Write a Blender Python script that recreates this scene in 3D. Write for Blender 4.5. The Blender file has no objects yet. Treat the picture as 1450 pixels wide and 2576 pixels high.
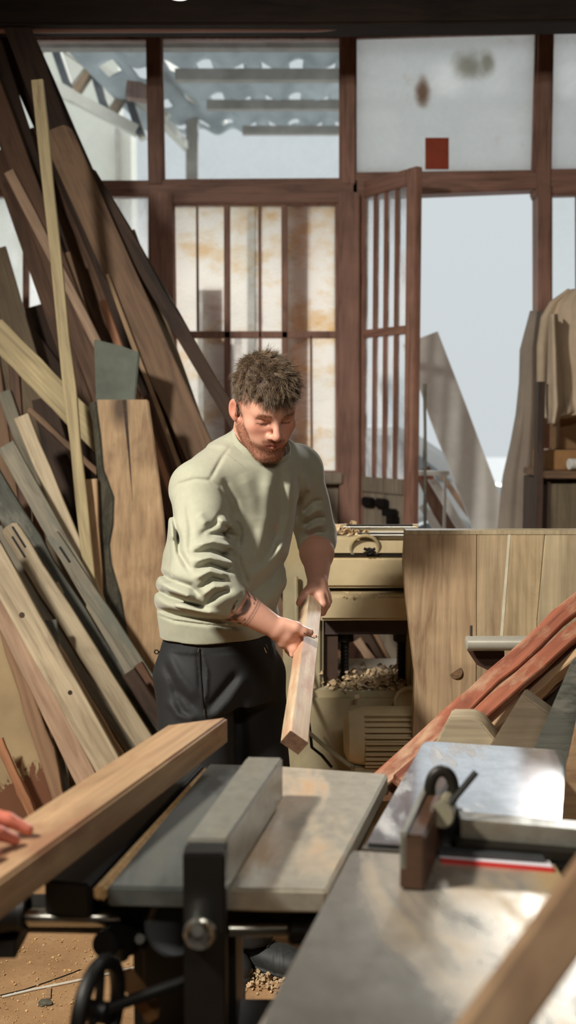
import bpy, bmesh, math, random
import numpy as np
from mathutils import Vector, Matrix
random.seed(7); np.random.seed(7)
SC = bpy.context.scene
COL = SC.collection
pi = math.pi
# ---------------------------------------------------------------- camera
F, PITCH, H = 2600.0, math.radians(-5.2), 1.5
cd = bpy.data.cameras.new('camera'); cam = bpy.data.objects.new('camera', cd); COL.objects.link(cam)
cam.location = (0, 0, H); cam.rotation_euler = (math.pi/2 + PITCH, 0, 0)
cd.sensor_fit = 'VERTICAL'; cd.sensor_height = 36.0; cd.lens = 36.0*F/2576.0
cd.dof.use_dof = True; cd.dof.focus_distance = 2.62; cd.dof.aperture_fstop = 2.7
cd.clip_start = 0.05
SC.camera = cam
FW = Vector((0, math.cos(PITCH), math.sin(PITCH))); UP = Vector((0, -math.sin(PITCH), math.cos(PITCH)))
def ray(px, py): return Vector(((px-725)/F, 0, 0)) + FW - UP*((py-1288)/F)
def P(px, py, Y):
    r = ray(px, py); return Vector((0, 0, H)) + r*(Y/r.y)
def PZ(px, py, z):
    r = ray(px, py); return Vector((0, 0, H)) + r*((z-H)/r.z)
def PX(px, py, x):
    r = ray(px, py); return Vector((0, 0, H)) + r*(x/r.x)
# ---------------------------------------------------------------- object helpers
def link(name, me, mat=None, parent=None, loc=None):
    o = bpy.data.objects.new(name, me); COL.objects.link(o)
    if mat is not None and me is not None: me.materials.append(mat)
    if parent is not None: o.parent = parent
    if loc is not None: o.location = loc
    return o
def tag(o, label=None, cat=None, group=None, kind=None):
    if label: o['label'] = label
    if cat: o['category'] = cat
    if group: o['group'] = group
    if kind: o['kind'] = kind
    return o
def empty(name, label, cat, loc=(0, 0, 0), group=None, kind=None):
    o = bpy.data.objects.new(name, None); COL.objects.link(o); o.location = loc; o.empty_display_size = .1
    return tag(o, label, cat, group, kind)
def shade(me, ang=35):
    me.polygons.foreach_set('use_smooth', [True]*len(me.polygons))
    try: me.set_sharp_from_angle(angle=math.radians(ang))
    except Exception: pass
class MB:
    """collects shapes in world (or given) coordinates; build() makes one mesh"""
    def __init__(s): s.v = []; s.f = []
    def add(s, vs, fs):
        n = len(s.v); s.v += [tuple(v) for v in vs]; s.f += [tuple(i+n for i in f) for f in fs]; return s
    def box(s, c, sz, R=None):
        hx, hy, hz = sz[0]/2, sz[1]/2, sz[2]/2
        vs = [Vector((x, y, z)) for x in (-hx, hx) for y in (-hy, hy) for z in (-hz, hz)]
        if R is not None: vs = [R @ v for v in vs]
        c = Vector(c); vs = [v+c for v in vs]
        return s.add(vs, [(0, 1, 3, 2), (4, 6, 7, 5), (0, 4, 5, 1), (2, 3, 7, 6), (0, 2, 6, 4), (1, 5, 7, 3)])
    def mm(s, a, b):
        a = Vector(a); b = Vector(b)
        return s.box((a+b)/2, [abs(b[i]-a[i]) for i in range(3)])
    def prism(s, pts, off):
        """pts = planar polygon, off = extrusion vector"""
        n = len(pts); off = Vector(off)
        a = [Vector(p) for p in pts]; b = [p+off for p in a]
        return s.add(a+b, [tuple(range(n))[::-1], tuple(range(n, 2*n))] + [(i, (i+1) % n, n+(i+1) % n, n+i) for i in range(n)])
    def tube(s, pts, r, seg=12, caps=True):
        pts = [Vector(p) for p in pts]; n = len(pts)
        rs = r if isinstance(r, (list, tuple)) else [r]*n
        base = len(s.v); prev = None
        for i, p in enumerate(pts):
            t = (pts[min(i+1, n-1)]-pts[max(i-1, 0)]).normalized()
            if prev is None: u = t.orthogonal().normalized()
            else: u = (prev - t*prev.dot(t)).normalized()
            prev = u; w = t.cross(u)
            for k in range(seg):
                a = 2*pi*k/seg; s.v.append(tuple(p + (u*math.cos(a)+w*math.sin(a))*rs[i]))
        for i in range(n-1):
            for k in range(seg):
                s.f.append((base+i*seg+k, base+i*seg+(k+1) % seg, base+(i+1)*seg+(k+1) % seg, base+(i+1)*seg+k))
        if caps:
            s.f.append(tuple(base+k for k in range(seg))[::-1]); s.f.append(tuple(base+(n-1)*seg+k for k in range(seg)))
        return s
    def torus(s, c, ax, R, r, n=36, m=10, u0=None):
        ax = Vector(ax).normalized(); u = ax.orthogonal().normalized(); w = ax.cross(u); c = Vector(c); base = len(s.v)
        for i in range(n):
            a = 2*pi*i/n; d = u*math.cos(a)+w*math.sin(a)
            for k in range(m):
                b = 2*pi*k/m; s.v.append(tuple(c + d*(R+r*math.cos(b)) + ax*r*math.sin(b)))
        for i in range(n):
            for k in range(m):
                s.f.append((base+i*m+k, base+((i+1) % n)*m+k, base+((i+1) % n)*m+(k+1) % m, base+i*m+(k+1) % m))
        return s
    def build(s, name, mat=None, parent=None, bevel=0, seg=2, smooth=35, origin=None, clean=False):
        me = bpy.data.meshes.new(name)
        vs = s.v
        if origin is not None:
            o0 = Vector(origin); vs = [tuple(Vector(v)-o0) for v in vs]
        me.from_pydata(vs, [], s.f); me.validate()
        bm = bmesh.new(); bm.from_mesh(me)
        bmesh.ops.recalc_face_normals(bm, faces=bm.faces)
        if bevel > 0:
            ed = [e for e in bm.edges if len(e.link_faces) == 2 and e.calc_face_angle(0) > .6]
            bmesh.ops.bevel(bm, geom=ed, offset=bevel, segments=seg, affect='EDGES', clamp_overlap=True)
        bm.to_mesh(me); bm.free()
        if smooth: shade(me, smooth)
        o = link(name, me, mat, parent)
        if origin is not None: o.location = origin
        return o
# ---------------------------------------------------------------- material helpers
def srgb(r, g, b):
    f = lambda c: (c/255/12.92) if c/255 <= .04045 else ((c/255+.055)/1.055)**2.4
    return (f(r), f(g), f(b), 1)
class NT:
    def __init__(s, name):
        s.m = bpy.data.materials.new(name); s.m.use_nodes = True; s.t = s.m.node_tree; s.t.nodes.clear()
        s.out = s.t.nodes.new('ShaderNodeOutputMaterial')
    def n(s, typ, ins={}, **kw):
        nd = s.t.nodes.new('ShaderNode'+typ)
        for k, v in kw.items(): setattr(nd, k, v)
        for k, v in ins.items(): s.set(nd, k, v)
        return nd
    def set(s, nd, k, v):
        sock = nd.inputs[k]
        if hasattr(v, 'bl_idname') and hasattr(v, 'outputs'): v = v.outputs[0]
        if isinstance(v, bpy.types.NodeSocket): s.t.links.new(v, sock)
        else: sock.default_value = v
    def noise(s, vec, scale, detail=4, rough=.55, dist=0):
        return s.n('TexNoise', {'Vector': vec, 'Scale': scale, 'Detail': detail, 'Roughness': rough, 'Distortion': dist})
    def ramp(s, fac, stops, interp='LINEAR'):
        nd = s.n('ValToRGB', {'Fac': fac}); cr = nd.color_ramp; cr.interpolation = interp
        while len(cr.elements) < len(stops): cr.elements.new(.5)
        for e, (p, c) in zip(cr.elements, stops):
            e.position = p; e.color = c if len(c) == 4 else (*c, 1)
        return nd
    def mix(s, fac, a, b, mode='MIX'):
        nd = s.n('Mix', data_type='RGBA', blend_type=mode)
        s.set(nd, 0, fac); s.set(nd, 6, a); s.set(nd, 7, b); return nd.outputs[2]
    def math(s, op, a, b=0.0, clamp=False):
        nd = s.n('Math', operation=op, use_clamp=clamp); s.set(nd, 0, a); s.set(nd, 1, b); return nd
    def obj(s, scale=(1, 1, 1), rot=(0, 0, 0), rand=True):
        tc = s.n('TexCoord'); mp = s.n('Mapping', {'Vector': tc.outputs['Object'], 'Scale': scale, 'Rotation': rot})
        if rand:
            oi = s.n('ObjectInfo'); mul = s.math('MULTIPLY', oi.outputs['Random'], 37.0)
            s.set(mp, 'Location', mul.outputs[0])
        return mp
    def bsdf(s, color, rough=.6, metal=0, bump=None, bstr=.2, bdist=.002, **kw):
        b = s.n('BsdfPrincipled', {'Base Color': color, 'Roughness': rough, 'Metallic': metal})
        for k, v in kw.items(): s.set(b, k, v)
        if bump is not None:
            bp = s.n('Bump', {'Height': bump, 'Strength': bstr, 'Distance': bdist}); s.set(b, 'Normal', bp)
        s.t.links.new(b.outputs[0], s.out.inputs[0]); return b
def wood(name, base, dark, light=None, rough=.65, grain=1.0, knots=0, stain=None, gloss=None, axis='X', bstr=.25):
    mu = lambda c: tuple(.22*(.38*c[0]+.5*c[1]+.12*c[2]) + .78*x for x in c[:3])+(1,)
    base = mu(base); dark = mu(dark); light = mu(light) if light else None; stain = mu(stain) if stain else None
    t = NT(name)
    k = 9*grain
    sc = {'X': (1.3, k, k), 'Y': (k, 1.3, k), 'Z': (k, k, 1.3)}[axis]
    fi = {'X': (3, 90, 90), 'Y': (90, 3, 90), 'Z': (90, 90, 3)}[axis]
    co = t.obj(sc); n1 = t.noise(co, 2.2, 5, .6, .9)
    light = light or tuple(min(1, c*1.18) for c in base[:3])+(1,)
    r1 = t.ramp(n1, [(.28, dark), (.5, base), (.72, light)])
    n2 = t.noise(t.obj(fi), 1.0, 3, .6)
    r2 = t.ramp(n2, [(.3, (.72, .72, .72, 1)), (.65, (1.08, 1.08, 1.08, 1))])
    c = t.mix(.8, r1, r2, 'MULTIPLY')
    n3 = t.noise(t.obj((1, 3, 3)), 2.3, 3)
    r3 = t.ramp(n3, [(.3, (.78, .76, .72, 1)), (.7, (1.1, 1.08, 1.05, 1))])
    c = t.mix(.8, c, r3, 'MULTIPLY')
    if knots:
        ks = {'X': (3.2, 7, 7), 'Y': (7, 3.2, 7), 'Z': (7, 7, 3.2)}[axis]
        vo = t.n('TexVoronoi', {'Vector': t.obj(ks), 'Scale': knots})
        rk = t.ramp(vo.outputs['Distance'], [(.05, (1, 1, 1, 1)), (.14, (0, 0, 0, 1))])
        c = t.mix(rk, c, tuple(x*.35 for x in dark[:3])+(1,))
    if stain:
        ns = t.noise(t.obj((2, 6, 6)), 2.0, 5, .65)
        rs = t.ramp(ns, [(.5, (0, 0, 0, 1)), (.62, (1, 1, 1, 1))])
        c = t.mix(rs, c, stain)
    oi = t.n('ObjectInfo'); br = t.n('MapRange', {'Value': oi.outputs['Random'], 'To Min': .86, 'To Max': 1.12})
    hs = t.n('HueSaturation', {'Color': c, 'Value': br.outputs[0]})
    t.bsdf(hs.outputs[0], rough, 0, n2, bstr, .0015)
    return t.m
def plain(name, col, rough=.6, metal=0, var=.12, scale=20, bump=.15, bdist=.001, col2=None, thr=(.45, .6), **kw):
    t = NT(name); n1 = t.noise(t.obj(rand=False), scale, 5, .6)
    lo = tuple(c*(1-var) for c in col[:3])+(1,); hi = tuple(min(1, c*(1+var)) for c in col[:3])+(1,)
    c = t.ramp(n1, [(.3, lo), (.7, hi)]).outputs[0]
    if col2:
        n2 = t.noise(t.obj(rand=False), scale*.35, 6, .65, .4)
        c = t.mix(t.ramp(n2, [(thr[0], (0, 0, 0, 1)), (thr[1], (1, 1, 1, 1))]), c, col2)
    t.bsdf(c, rough, metal, n1 if bump else None, bump, bdist, **kw)
    return t.m
# ================================================================ world, lights
w = bpy.data.worlds.new('sky'); SC.world = w; w.use_nodes = True
bg = w.node_tree.nodes['Background']
tcw = w.node_tree.nodes.new('ShaderNodeTexCoord'); sxyz = w.node_tree.nodes.new('ShaderNodeSeparateXYZ')
rw = w.node_tree.nodes.new('ShaderNodeValToRGB')
w.node_tree.links.new(tcw.outputs['Generated'], sxyz.inputs[0]); w.node_tree.links.new(sxyz.outputs[2], rw.inputs[0])
rw.color_ramp.elements[0].position = 0.0; rw.color_ramp.elements[0].color = (.62, .665, .685, 1)
rw.color_ramp.elements[1].position = .8; rw.color_ramp.elements[1].color = (2.7, 2.8, 2.85, 1)
rw.color_ramp.elements.new(.42).color = (.66, .71, .73, 1)
w.node_tree.links.new(rw.outputs[0], bg.inputs[0]); bg.inputs[1].default_value = 1.0
def light(name, typ, loc, rot=None, target=None, energy=100, color=(1, 1, 1), **kw):
    ld = bpy.data.lights.new(name, typ); ld.energy = energy; ld.color = color
    for k, v in kw.items(): setattr(ld, k, v)
    o = bpy.data.objects.new(name, ld); COL.objects.link(o); o.location = loc
    if target is not None: o.rotation_euler = (Vector(target)-Vector(loc)).to_track_quat('-Z', 'Y').to_euler()
    elif rot: o.rotation_euler = rot
    return o
SUN = light('sun', 'SUN', (2.4, 9, 4.5), target=(2.4-.32, 8, 4.5-.38), energy=2.3, color=(1, .98, .95), angle=.10)
KEY = light('ceiling_work_lamp', 'AREA', (-1.95, .72, 3.2), target=(.1, 2.75, .7), energy=66, color=(1, .945, .84), shape='DISK', size=.34, spread=math.radians(104))
FILL = light('added_fill_light', 'AREA', (.9, -1.0, 3.6), target=(.3, 2.6, .8), energy=36, color=(1, .94, .84), shape='RECTANGLE', size=1.5, size_y=.2)  # fill light added behind the camera to lift the room, not a known lamp
# ================================================================ materials of the room
M = {}
M['frame'] = wood('painted_frame_wood', srgb(172, 120, 98), srgb(128, 86, 70), rough=.6, axis='Z')
M['frameh'] = wood('painted_rail_wood', srgb(172, 120, 98), srgb(128, 86, 70), rough=.6, axis='X')
M['darkwood'] = wood('dark_roof_wood', srgb(52, 36, 24), srgb(26, 18, 12), rough=.85, axis='X')
M['dado'] = wood('grey_wall_boards', srgb(160, 144, 124), srgb(118, 102, 86), rough=.8, axis='Z', grain=.7)
M['wallin'] = plain('old_plaster_wall', srgb(96, 84, 68), .9, var=.25, scale=6, col2=srgb(70, 58, 46))
M['ceil'] = plain('dark_ceiling', srgb(40, 30, 22), .9, var=.3, scale=5)
def floor_mat():
    t = NT('sawdust_floor'); co = t.obj(rand=False)
    n1 = t.noise(co, 3, 6, .6); n2 = t.noise(co, 60, 6, .75); n3 = t.noise(co, 14, 5, .7)
    c = t.ramp(n1, [(.3, srgb(146, 112, 76)), (.55, srgb(176, 138, 98)), (.75, srgb(190, 156, 116))]).outputs[0]
    c = t.mix(t.ramp(n2, [(.3, (1, 1, 1, 1)), (.42, (0, 0, 0, 1))]), c, srgb(104, 78, 50))
    c = t.mix(t.ramp(n3, [(.55, (0, 0, 0, 1)), (.75, (.6, .6, .6, 1))]), c, srgb(200, 170, 130))
    t.bsdf(c, .95, 0, n2, .6, .006); return t.m
M['floor'] = floor_mat()
def glass_mat(name, dirt, amount, col, edge=None, thr=(.4, .7), scale=6, streak=1.0, ethr=(.56, .74), spots=(), clear=(.97, .98, .98, 1)):
    """dusty glass: clear transmission mixed with a translucent film of dirt"""
    t = NT(name); co = t.obj((1, 1, streak)); n = t.noise(co, scale, 6, .65, .3)
    fac = t.ramp(n, [(thr[0], (amount, amount, amount, 1)), (thr[1], (dirt, dirt, dirt, 1))])
    n2 = t.noise(t.obj((1, 1, streak)), scale*2.3, 5, .7)
    cc = t.ramp(n2, [(.3, tuple(c*.86 for c in col[:3])+(1,)), (.6, col)])
    if edge: cc = t.n('Mix', data_type='RGBA'); t.set(cc, 0, t.ramp(t.noise(t.obj((1, 1, streak)), scale*.8, 6, .7), [(ethr[0], (0, 0, 0, 1)), (ethr[1], (1, 1, 1, 1))])); t.set(cc, 6, col); t.set(cc, 7, edge); cc = cc.outputs[2]
    for (c_, rx, rz, colr) in spots:
        tc = t.n('TexCoord'); v_ = t.n('VectorMath', {0: tc.outputs['Object'], 1: tuple(c_)}, operation='SUBTRACT'); v2 = t.n('VectorMath', {0: v_, 1: (1/rx, 0, 1/rz)}, operation='MULTIPLY')
        ln = t.n('VectorMath', {0: v2}, operation='LENGTH'); wob = t.math('ADD', ln.outputs['Value'], t.math('MULTIPLY', t.math('SUBTRACT', n2, .5), .9))
        cc = t.mix(t.ramp(wob, [(.25, (.85, .85, .85, 1)), (1.05, (0, 0, 0, 1))], 'EASE'), cc, colr)
    tr = t.n('BsdfTransparent', {'Color': clear}); tl = t.n('BsdfTranslucent', {'Color': cc}); df = t.n('BsdfDiffuse', {'Color': cc})
    m1 = t.n('MixShader', {0: .08, 1: tl, 2: df}); m2 = t.n('MixShader', {0: fac, 1: tr, 2: m1})
    t.t.links.new(m2.outputs[0], t.out.inputs[0]); return t.m
M['glass_clear'] = glass_mat('dusty_clear_glass', .10, .03, (.9, .93, .93, 1))
M['glass_dirty'] = glass_mat('plaster_smeared_glass', 1, .8, (.97, .97, .96, 1), edge=srgb(216, 190, 172), scale=3.5, ethr=(.62, .85), spots=[(P(1064, 228, 5.5), .055, .10, srgb(150, 108, 70)), (P(1180, 165, 5.5), .11, .10, srgb(186, 180, 166)), (P(1225, 160, 5.5), .06, .09, srgb(190, 184, 170))])
M['glass_tan'] = glass_mat('dirty_amber_glass', .62, .14, (.99, .96, .92, 1), edge=srgb(236, 196, 128), scale=3.2, streak=1.6, thr=(.3, .55), ethr=(.49, .68), clear=(.99, .94, .86, 1))
M['glass_streak'] = glass_mat('streaked_glass', .7, .10, (.98, .97, .96, 1), edge=srgb(206, 176, 156), scale=5, streak=.4)
# ================================================================ room shell
YW = 5.5
def W(px, py, Y=YW): return P(px, py, Y)
def st(o, **k): tag(o, kind='structure'); return o
XL, XR, YB, ZC = -2.45, 3.3, -3.0, 4.3
st(MB().mm((XL-.1, YB-.1, -.1), (XR+.1, YW+.1, 0)).build('floor', M['floor'], smooth=0))
st(MB().mm((XL-.1, YB-.1, ZC), (XR+.1, YW+.1, ZC+.1)).build('ceiling', M['ceil'], smooth=0))
st(MB().mm((XL-.1, YB, 0), (XL, YW, ZC)).build('wall_left', M['wallin'], smooth=0))
st(MB().mm((XR, YB, 0), (XR+.1, YW, ZC)).build('wall_right', M['wallin'], smooth=0))
st(MB().mm((XL-.1, YB-.1, 0), (XR+.1, YB, ZC)).build('wall_front', M['wallin'], smooth=0))
def quadbar(p, y0=YW-.05, y1=YW+.05):
    """p = four pixels on the window wall plane -> board of real thickness"""
    return [Vector((W(*q).x, y0, W(*q).z)) for q in p], (0, y1-y0, 0)
ztop = W(500, 96).z; zdado = W(500, 1192).z
x_door0, x_door1 = W(1052, 800).x, W(1350, 800).x
b = MB()
b.mm((XL, YW-.02, ztop+.12), (XR, YW+.08, ZC))
b.build('wall_back', M['darkwood'], smooth=0)['kind'] = 'structure'
b = MB().mm((XL, YW+.03, 0), (W(905, 1300).x, YW+.07, zdado-.01)).mm((x_door1+.08, YW+.03, 0), (XR, YW+.07, W(1400, 1160).z)); st(b.build('wall_back_sheathing', M['dado'], smooth=0))
# dado wall left of the door and right of it
b = MB(); x = XL
while x < W(905, 1300).x-.01:
    x2 = min(x+.17, W(905, 1300).x); b.mm((x+.002, YW-.02, 0), (x2-.002, YW+.03, zdado)); x = x2
st(b.build('wall_back_dado', M['dado'], bevel=.004))
b = MB(); x = W(1380, 1300).x
while x < XR:
    b.mm((x+.002, YW-.02, 0), (min(x+.17, XR)-.002, YW+.03, W(1400, 1150).z)); x += .17
st(b.build('wall_back_dado', M['dado'], bevel=.004))
tn = [0]
def trim(px, mat='frame', y0=YW-.06, y1=YW+.06, label=None, **k):
    tn[0] += 1
    o = MB().prism(*quadbar(px, y0, y1)).build('trim_%d' % tn[0], M[mat], bevel=.006, **k); st(o)
    return o
trim([(-400, 72), (-400, 103), (870, 97), (870, 66)], 'frameh')           # top rail
trim([(860, 66), (860, 98), (1900, 62), (1900, 30)], 'frameh')
trim([(373, 90), (408, 90), (412, 470), (378, 470)])                      # upper posts
trim([(858, 80), (893, 80), (893, 470), (858, 470)])
trim([(1350, 60), (1388, 60), (1380, 500), (1342, 500)])
trim([(-400, 460), (-400, 495), (385, 495), (385, 460)], 'frameh', YW-.04)
trim([(380, 459), (380, 517), (900, 515), (900, 456)], 'frameh', YW-.05)   # transom rails
trim([(885, 440), (885, 500), (1352, 482), (1352, 436)], 'frameh', YW-.05)
trim([(1340, 432), (1340, 494), (1900, 480), (1900, 420)], 'frameh', YW-.05)
trim([(378, 490), (438, 490), (448, 1200), (398, 1200)], 'frame', YW-.07, YW+.07)
trim([(850, 490), (903, 490), (903, 1900), (855, 1900)], 'frame', YW-.07, YW+.07)
trim([(1347, 470), (1380, 470), (1380, 1900), (1350, 1900)], 'frame', YW-.07, YW+.07)
trim([(398, 1187), (398, 1215), (860, 1215), (860, 1187)], 'dado', YW-.09, YW+.07)
# ceiling beam nearer than the wall
st(MB().prism([(XL, 4.75, P(0, 62, 4.75).z), (XL, 4.75, ZC), (XR, 4.75, ZC), (XR, 4.75, P(1450, 40, 4.75).z), (P(800, 62, 4.75).x, 4.75, P(800, 62, 4.75).z)], (0, .16, 0)).build('trim_20', M['darkwood'], bevel=.01))
st(MB().tube([(XL, 4.82, P(0, 66, 4.8).z), P(800, 64, 4.82), (XR, 4.82, P(1450, 36, 4.8).z+.2)], .028, 10).build('trim_21', M['frameh']))  # lighter bar that paints the highlight along the beam's lower edge
# windows: frame lip + muntins + panes
wn = [0]
def window(px, pane_mat, muntins=(), rails=(), panes=None, lip=7):
    """px = 4 corner pixels (tl,bl,br,tr)"""
    wn[0] += 1
    r = empty('window_%d' % wn[0], None, None, (W(*px[0])+W(*px[2]))/2, kind='structure')
    pts, off = quadbar(px, YW-.004, YW+.002)
    inv = Matrix.Translation(-r.location)
    def part(name, mb, mat, **k):
        o = mb.build(name, M[mat] if isinstance(mat, str) else mat, r, **k); o.matrix_parent_inverse = inv
        o.location = (0, 0, 0); return o
    part('pane', MB().prism(pts, off), pane_mat, smooth=0)
    b = MB(); (x0, y0), (x1, y1), (x2, y2), (x3, y3) = px; l = lip
    for q in ([(x0, y0), (x0+l, y0+l), (x3-l, y3+l), (x3, y3)], [(x1, y1), (x1+l, y1-l), (x2-l, y2-l), (x2, y2)],
              [(x0, y0), (x1, y1), (x1+l, y1-l), (x0+l, y0+l)], [(x3, y3), (x2, y2), (x2-l, y2-l), (x3-l, y3+l)]):
        b.prism(*quadbar(q, YW-.03, YW-.005))
    part('window_frame', b, 'frame')
    for q, dy in muntins:
        part('muntin', MB().prism(*quadbar(q, YW-.028, YW-.005)), 'frame', bevel=.003)
    return r, part
window([(-300, 99), (-300, 464), (382, 464), (376, 99)], 'glass_clear')
window([(404, 96), (410, 461), (860, 458), (860, 96)], 'glass_clear')
w3, wp3 = window([(890, 94), (890, 444), (1343, 438), (1352, 82)], 'glass_dirty')
wp3('patch', MB().prism(*quadbar([(1070, 348), (1070, 427), (1129, 427), (1129, 348)], YW-.012, YW-.006)), plain('red_brown_board', srgb(168, 72, 44), .7))['label'] = 'square rust-red patch'
window([(1384, 76), (1378, 436), (1900, 428), (1900, 50)], 'glass_dirty')
window([(-300, 490), (-300, 1190), (382, 1190), (382, 490)], 'glass_streak', [([(60, 490), (60, 1190), (76, 1190), (76, 490)], 0)])
def VB(x0, x1, y0=512, y1=1192): return ([(x0, y0), (x0+2, y1), (x1+2, y1), (x1, y0)], 0)
def HB(y0, y1, x0=436, x1=856): return ([(x0, y0), (x0, y1), (x1, y1), (x1, y0)], 0)
window([(434, 512), (444, 1190), (852, 1190), (850, 512)], 'glass_tan', [VB(564, 580), VB(708, 724), HB(834, 852), VB(494, 500, 515, 834), VB(650, 658, 515, 1190), VB(780, 786, 845, 1190)])
window([(1380, 488), (1380, 1150), (1900, 1150), (1900, 480)], 'glass_clear', [VB(1446, 1456, 488, 1150)])
# ---- door leaf, ajar
d0 = W(905, 800); d1 = P(1052, 800, 5.12)
door = empty('door_1', None, None, (d0.x, d0.y, 0), kind='structure')
u = Vector((d1.x-d0.x, d1.y-d0.y, 0)); wd = u.length; u.normalize(); nn = Vector((-u.y, u.x, 0))
Rd = Matrix(((u.x, nn.x, 0), (u.y, nn.y, 0), (0, 0, 1)))
zt = W(905, 503).z; zb = W(905, 1197).z
def dpart(name, x0, x1, z0, z1, mat, t=.04, lab=None, dy=0, bevel=.004):
    o = MB().box(((x0+x1)/2, dy, (z0+z1)/2), (x1-x0, t, z1-z0)).build(name, M[mat] if isinstance(mat, str) else mat, door, bevel=bevel)
    o.rotation_euler = (0, 0, math.atan2(u.y, u.x))
    if lab: o['label'] = lab
    return o
zm = W(905, 842).z
dpart('stile', 0, .05, 0, zt+.08, 'frame'); dpart('stile', wd-.075, wd, 0, zt+.08, 'frame')
dpart('rail', .05, wd-.075, zt, zt+.08, 'frameh'); dpart('rail', .05, wd-.075, zm-.02, zm+.02, 'frameh', .035)
dpart('rail', .05, wd-.075, zb-.08, zb, 'dado'); dpart('rail', .05, wd-.075, 0, .14, 'dado')
dpart('lower_panel', .05, wd-.075, .14, zb-.08, 'dado', .02)
for k in (1, 2, 3):
    xm = .05+(wd-.125)*k/4
    dpart('muntin', xm-.010, xm+.010, zb, zt, 'frame', .03)
dpart('pane', .05, wd-.075, zb, zt, 'glass_streak', .005, bevel=0)
M['iron'] = plain('black_iron', srgb(38, 36, 34), .55, .6, var=.3, scale=30)
o = MB().box((wd-.13, -.04, zb-.26), (.05, .05, .14)).box((wd-.11, -.04, zb-.36), (.035, .045, .12)).box((wd-.15, -.045, zb-.17), (.09, .03, .04)).tube([(wd-.13, -.06, zb-.24), (wd-.13, -.11, zb-.24), (wd-.18, -.12, zb-.25)], .009, 8).build('door_lock', M['iron'], door, bevel=.006)
o.rotation_euler = (0, 0, math.atan2(u.y, u.x)); o['label'] = 'black iron rim lock'
for xx, zz in ((.09, 0), (.2, -.01)):
    o = MB().box((xx+.03, -.03, zb-.13), (.09, .03, .05)).build('hasp', M['iron'], door, bevel=.008); o.rotation_euler = (0, 0, math.atan2(u.y, u.x))
# ================================================================ outside
st(MB().mm((-14, YW+.1, -.12), (14, 40, -.02)).build('yard_ground', plain('pale_concrete_yard', srgb(150, 152, 152), .9, var=.06, scale=2), smooth=0))
# white building on the left
M['white'] = plain('whitewashed_wall', srgb(222, 220, 206), .85, var=.05, scale=2)
M['whitebeam'] = plain('white_painted_timber', srgb(226, 222, 208), .7, var=.08, scale=9)
M['grey_steel'] = plain('weathered_grey_timber', srgb(176, 168, 158), .8, var=.15, scale=9)
bd = empty('building', 'white rendered building beyond the upper left windows', 'building', (-5, 11, 0))
bp = lambda name, mb, mat, **k: (lambda o: (setattr(o, 'matrix_parent_inverse', Matrix.Translation(-bd.location)), setattr(o, 'location', (0, 0, 0)), o)[2])(mb.build(name, mat, bd, **k))
bp('wall', MB().mm((-9, 11, -.02), (P(300, 400, 11).x, 11.3, 8)), M['white'], smooth=0)
bp('corner_board', MB().mm((P(292, 400, 10.95).x, 10.9, -.02), (P(302, 400, 10.95).x, 11.0, P(300, 325, 10.95).z)), M['grey_steel'])
bp('wall_return', MB().mm((P(303, 400, 11).x, 11.0, -.02), (P(330, 400, 11).x, 11.4, P(300, 325, 11).z)), M['white'])
# roof truss
tr = empty('roof_truss', 'white timber roof truss seen through the upper left pane', 'truss', P(200, 250, 8.2))
def tp(name, a, b_, w_=.09, Y=8.2, mat=None, t=.1, k=0):
    A = P(a[0], a[1], Y+k); B = P(b_[0], b_[1], Y+k); d = (B-A); L = d.length; ang = math.atan2(d.z, d.x)
    o = MB().box((A+B)/2, (L, t, w_), Matrix.Rotation(-ang, 3, 'Y')).build(name, mat or M['whitebeam'], tr)
    o.matrix_parent_inverse = Matrix.Translation(-tr.location); o.location = (0, 0, 0); return o
tp('top_chord', (60, 40), (420, 300)); tp('bottom_chord', (-60, 110), (185, 245)); tp('bottom_chord', (185, 245), (345, 330), .08)
for a, b_ in (((130, 90), (178, 235)), ((235, 165), (178, 238)), ((235, 170), (272, 292)), ((320, 225), (278, 292)), ((322, 235), (360, 350)), ((120, 80), (75, 175)), ((40, 70), (80, 190))):
    tp('web_member', a, b_, .06, k=.11)
M['navy'] = plain('shadow_side_timber', srgb(52, 58, 66), .8); M['tanb'] = plain('tan_shaded_timber', srgb(150, 122, 90), .8)
for a, b_ in (((130, 98), (176, 232)), ((238, 186), (268, 288)), ((322, 240), (352, 335)), ((150, 108), (226, 168)), ((252, 195), (310, 232))): tp('web_member', a, b_, .055 if a[0] not in (150, 252) else .02, k=.02, mat=M['navy'])  # shadow sides of the white webs, put in as dark blue-grey pieces
for a, b_ in (((112, 98), (76, 172)), ((232, 172), (192, 234)), ((314, 238), (284, 285))): tp('web_member', a, b_, .05, k=.02, mat=M['tanb'])
# corrugated canopy beyond the middle upper window
cn = empty('canopy', 'corrugated translucent canopy on grey purlins seen through the upper windows', 'canopy', P(640, 300, 8))
def cpart(name, mb, mat, **k):
    o = mb.build(name, mat, cn, **k); o.matrix_parent_inverse = Matrix.Translation(-cn.location); o.location = (0, 0, 0); return o
A0 = P(640, 186, 6.9); A1 = P(640, 262, 8.2); A2 = P(640, 326, 9.5)
slope = (A2.z-A0.z)/(A2.y-A0.y)
for (A, xa) in ((A0, 440), (A1, 520), (A2, 610)):
    py = {0: 186, 1: 262, 2: 326}[[A0, A1, A2].index(A)]
    cpart('purlin', MB().mm((P(xa, py, A.y).x, A.y, A.z-.035), (7, A.y+.07, A.z+.035)), M['grey_steel'])
for k in range(4):
    A = Vector((0, 5.9-k*.02, A0.z - slope*1.0+.0)) if k == 0 else None
    if A is not None: cpart('purlin', MB().mm((-3.2, 5.95, A0.z-slope*.95-.035), (7, 6.02, A0.z-slope*.95+.035)), M['grey_steel'])
t = NT('translucent_corrugated_sheet'); n_ = t.noise(t.obj((1, .3, 1)), 3, 4)
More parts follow.
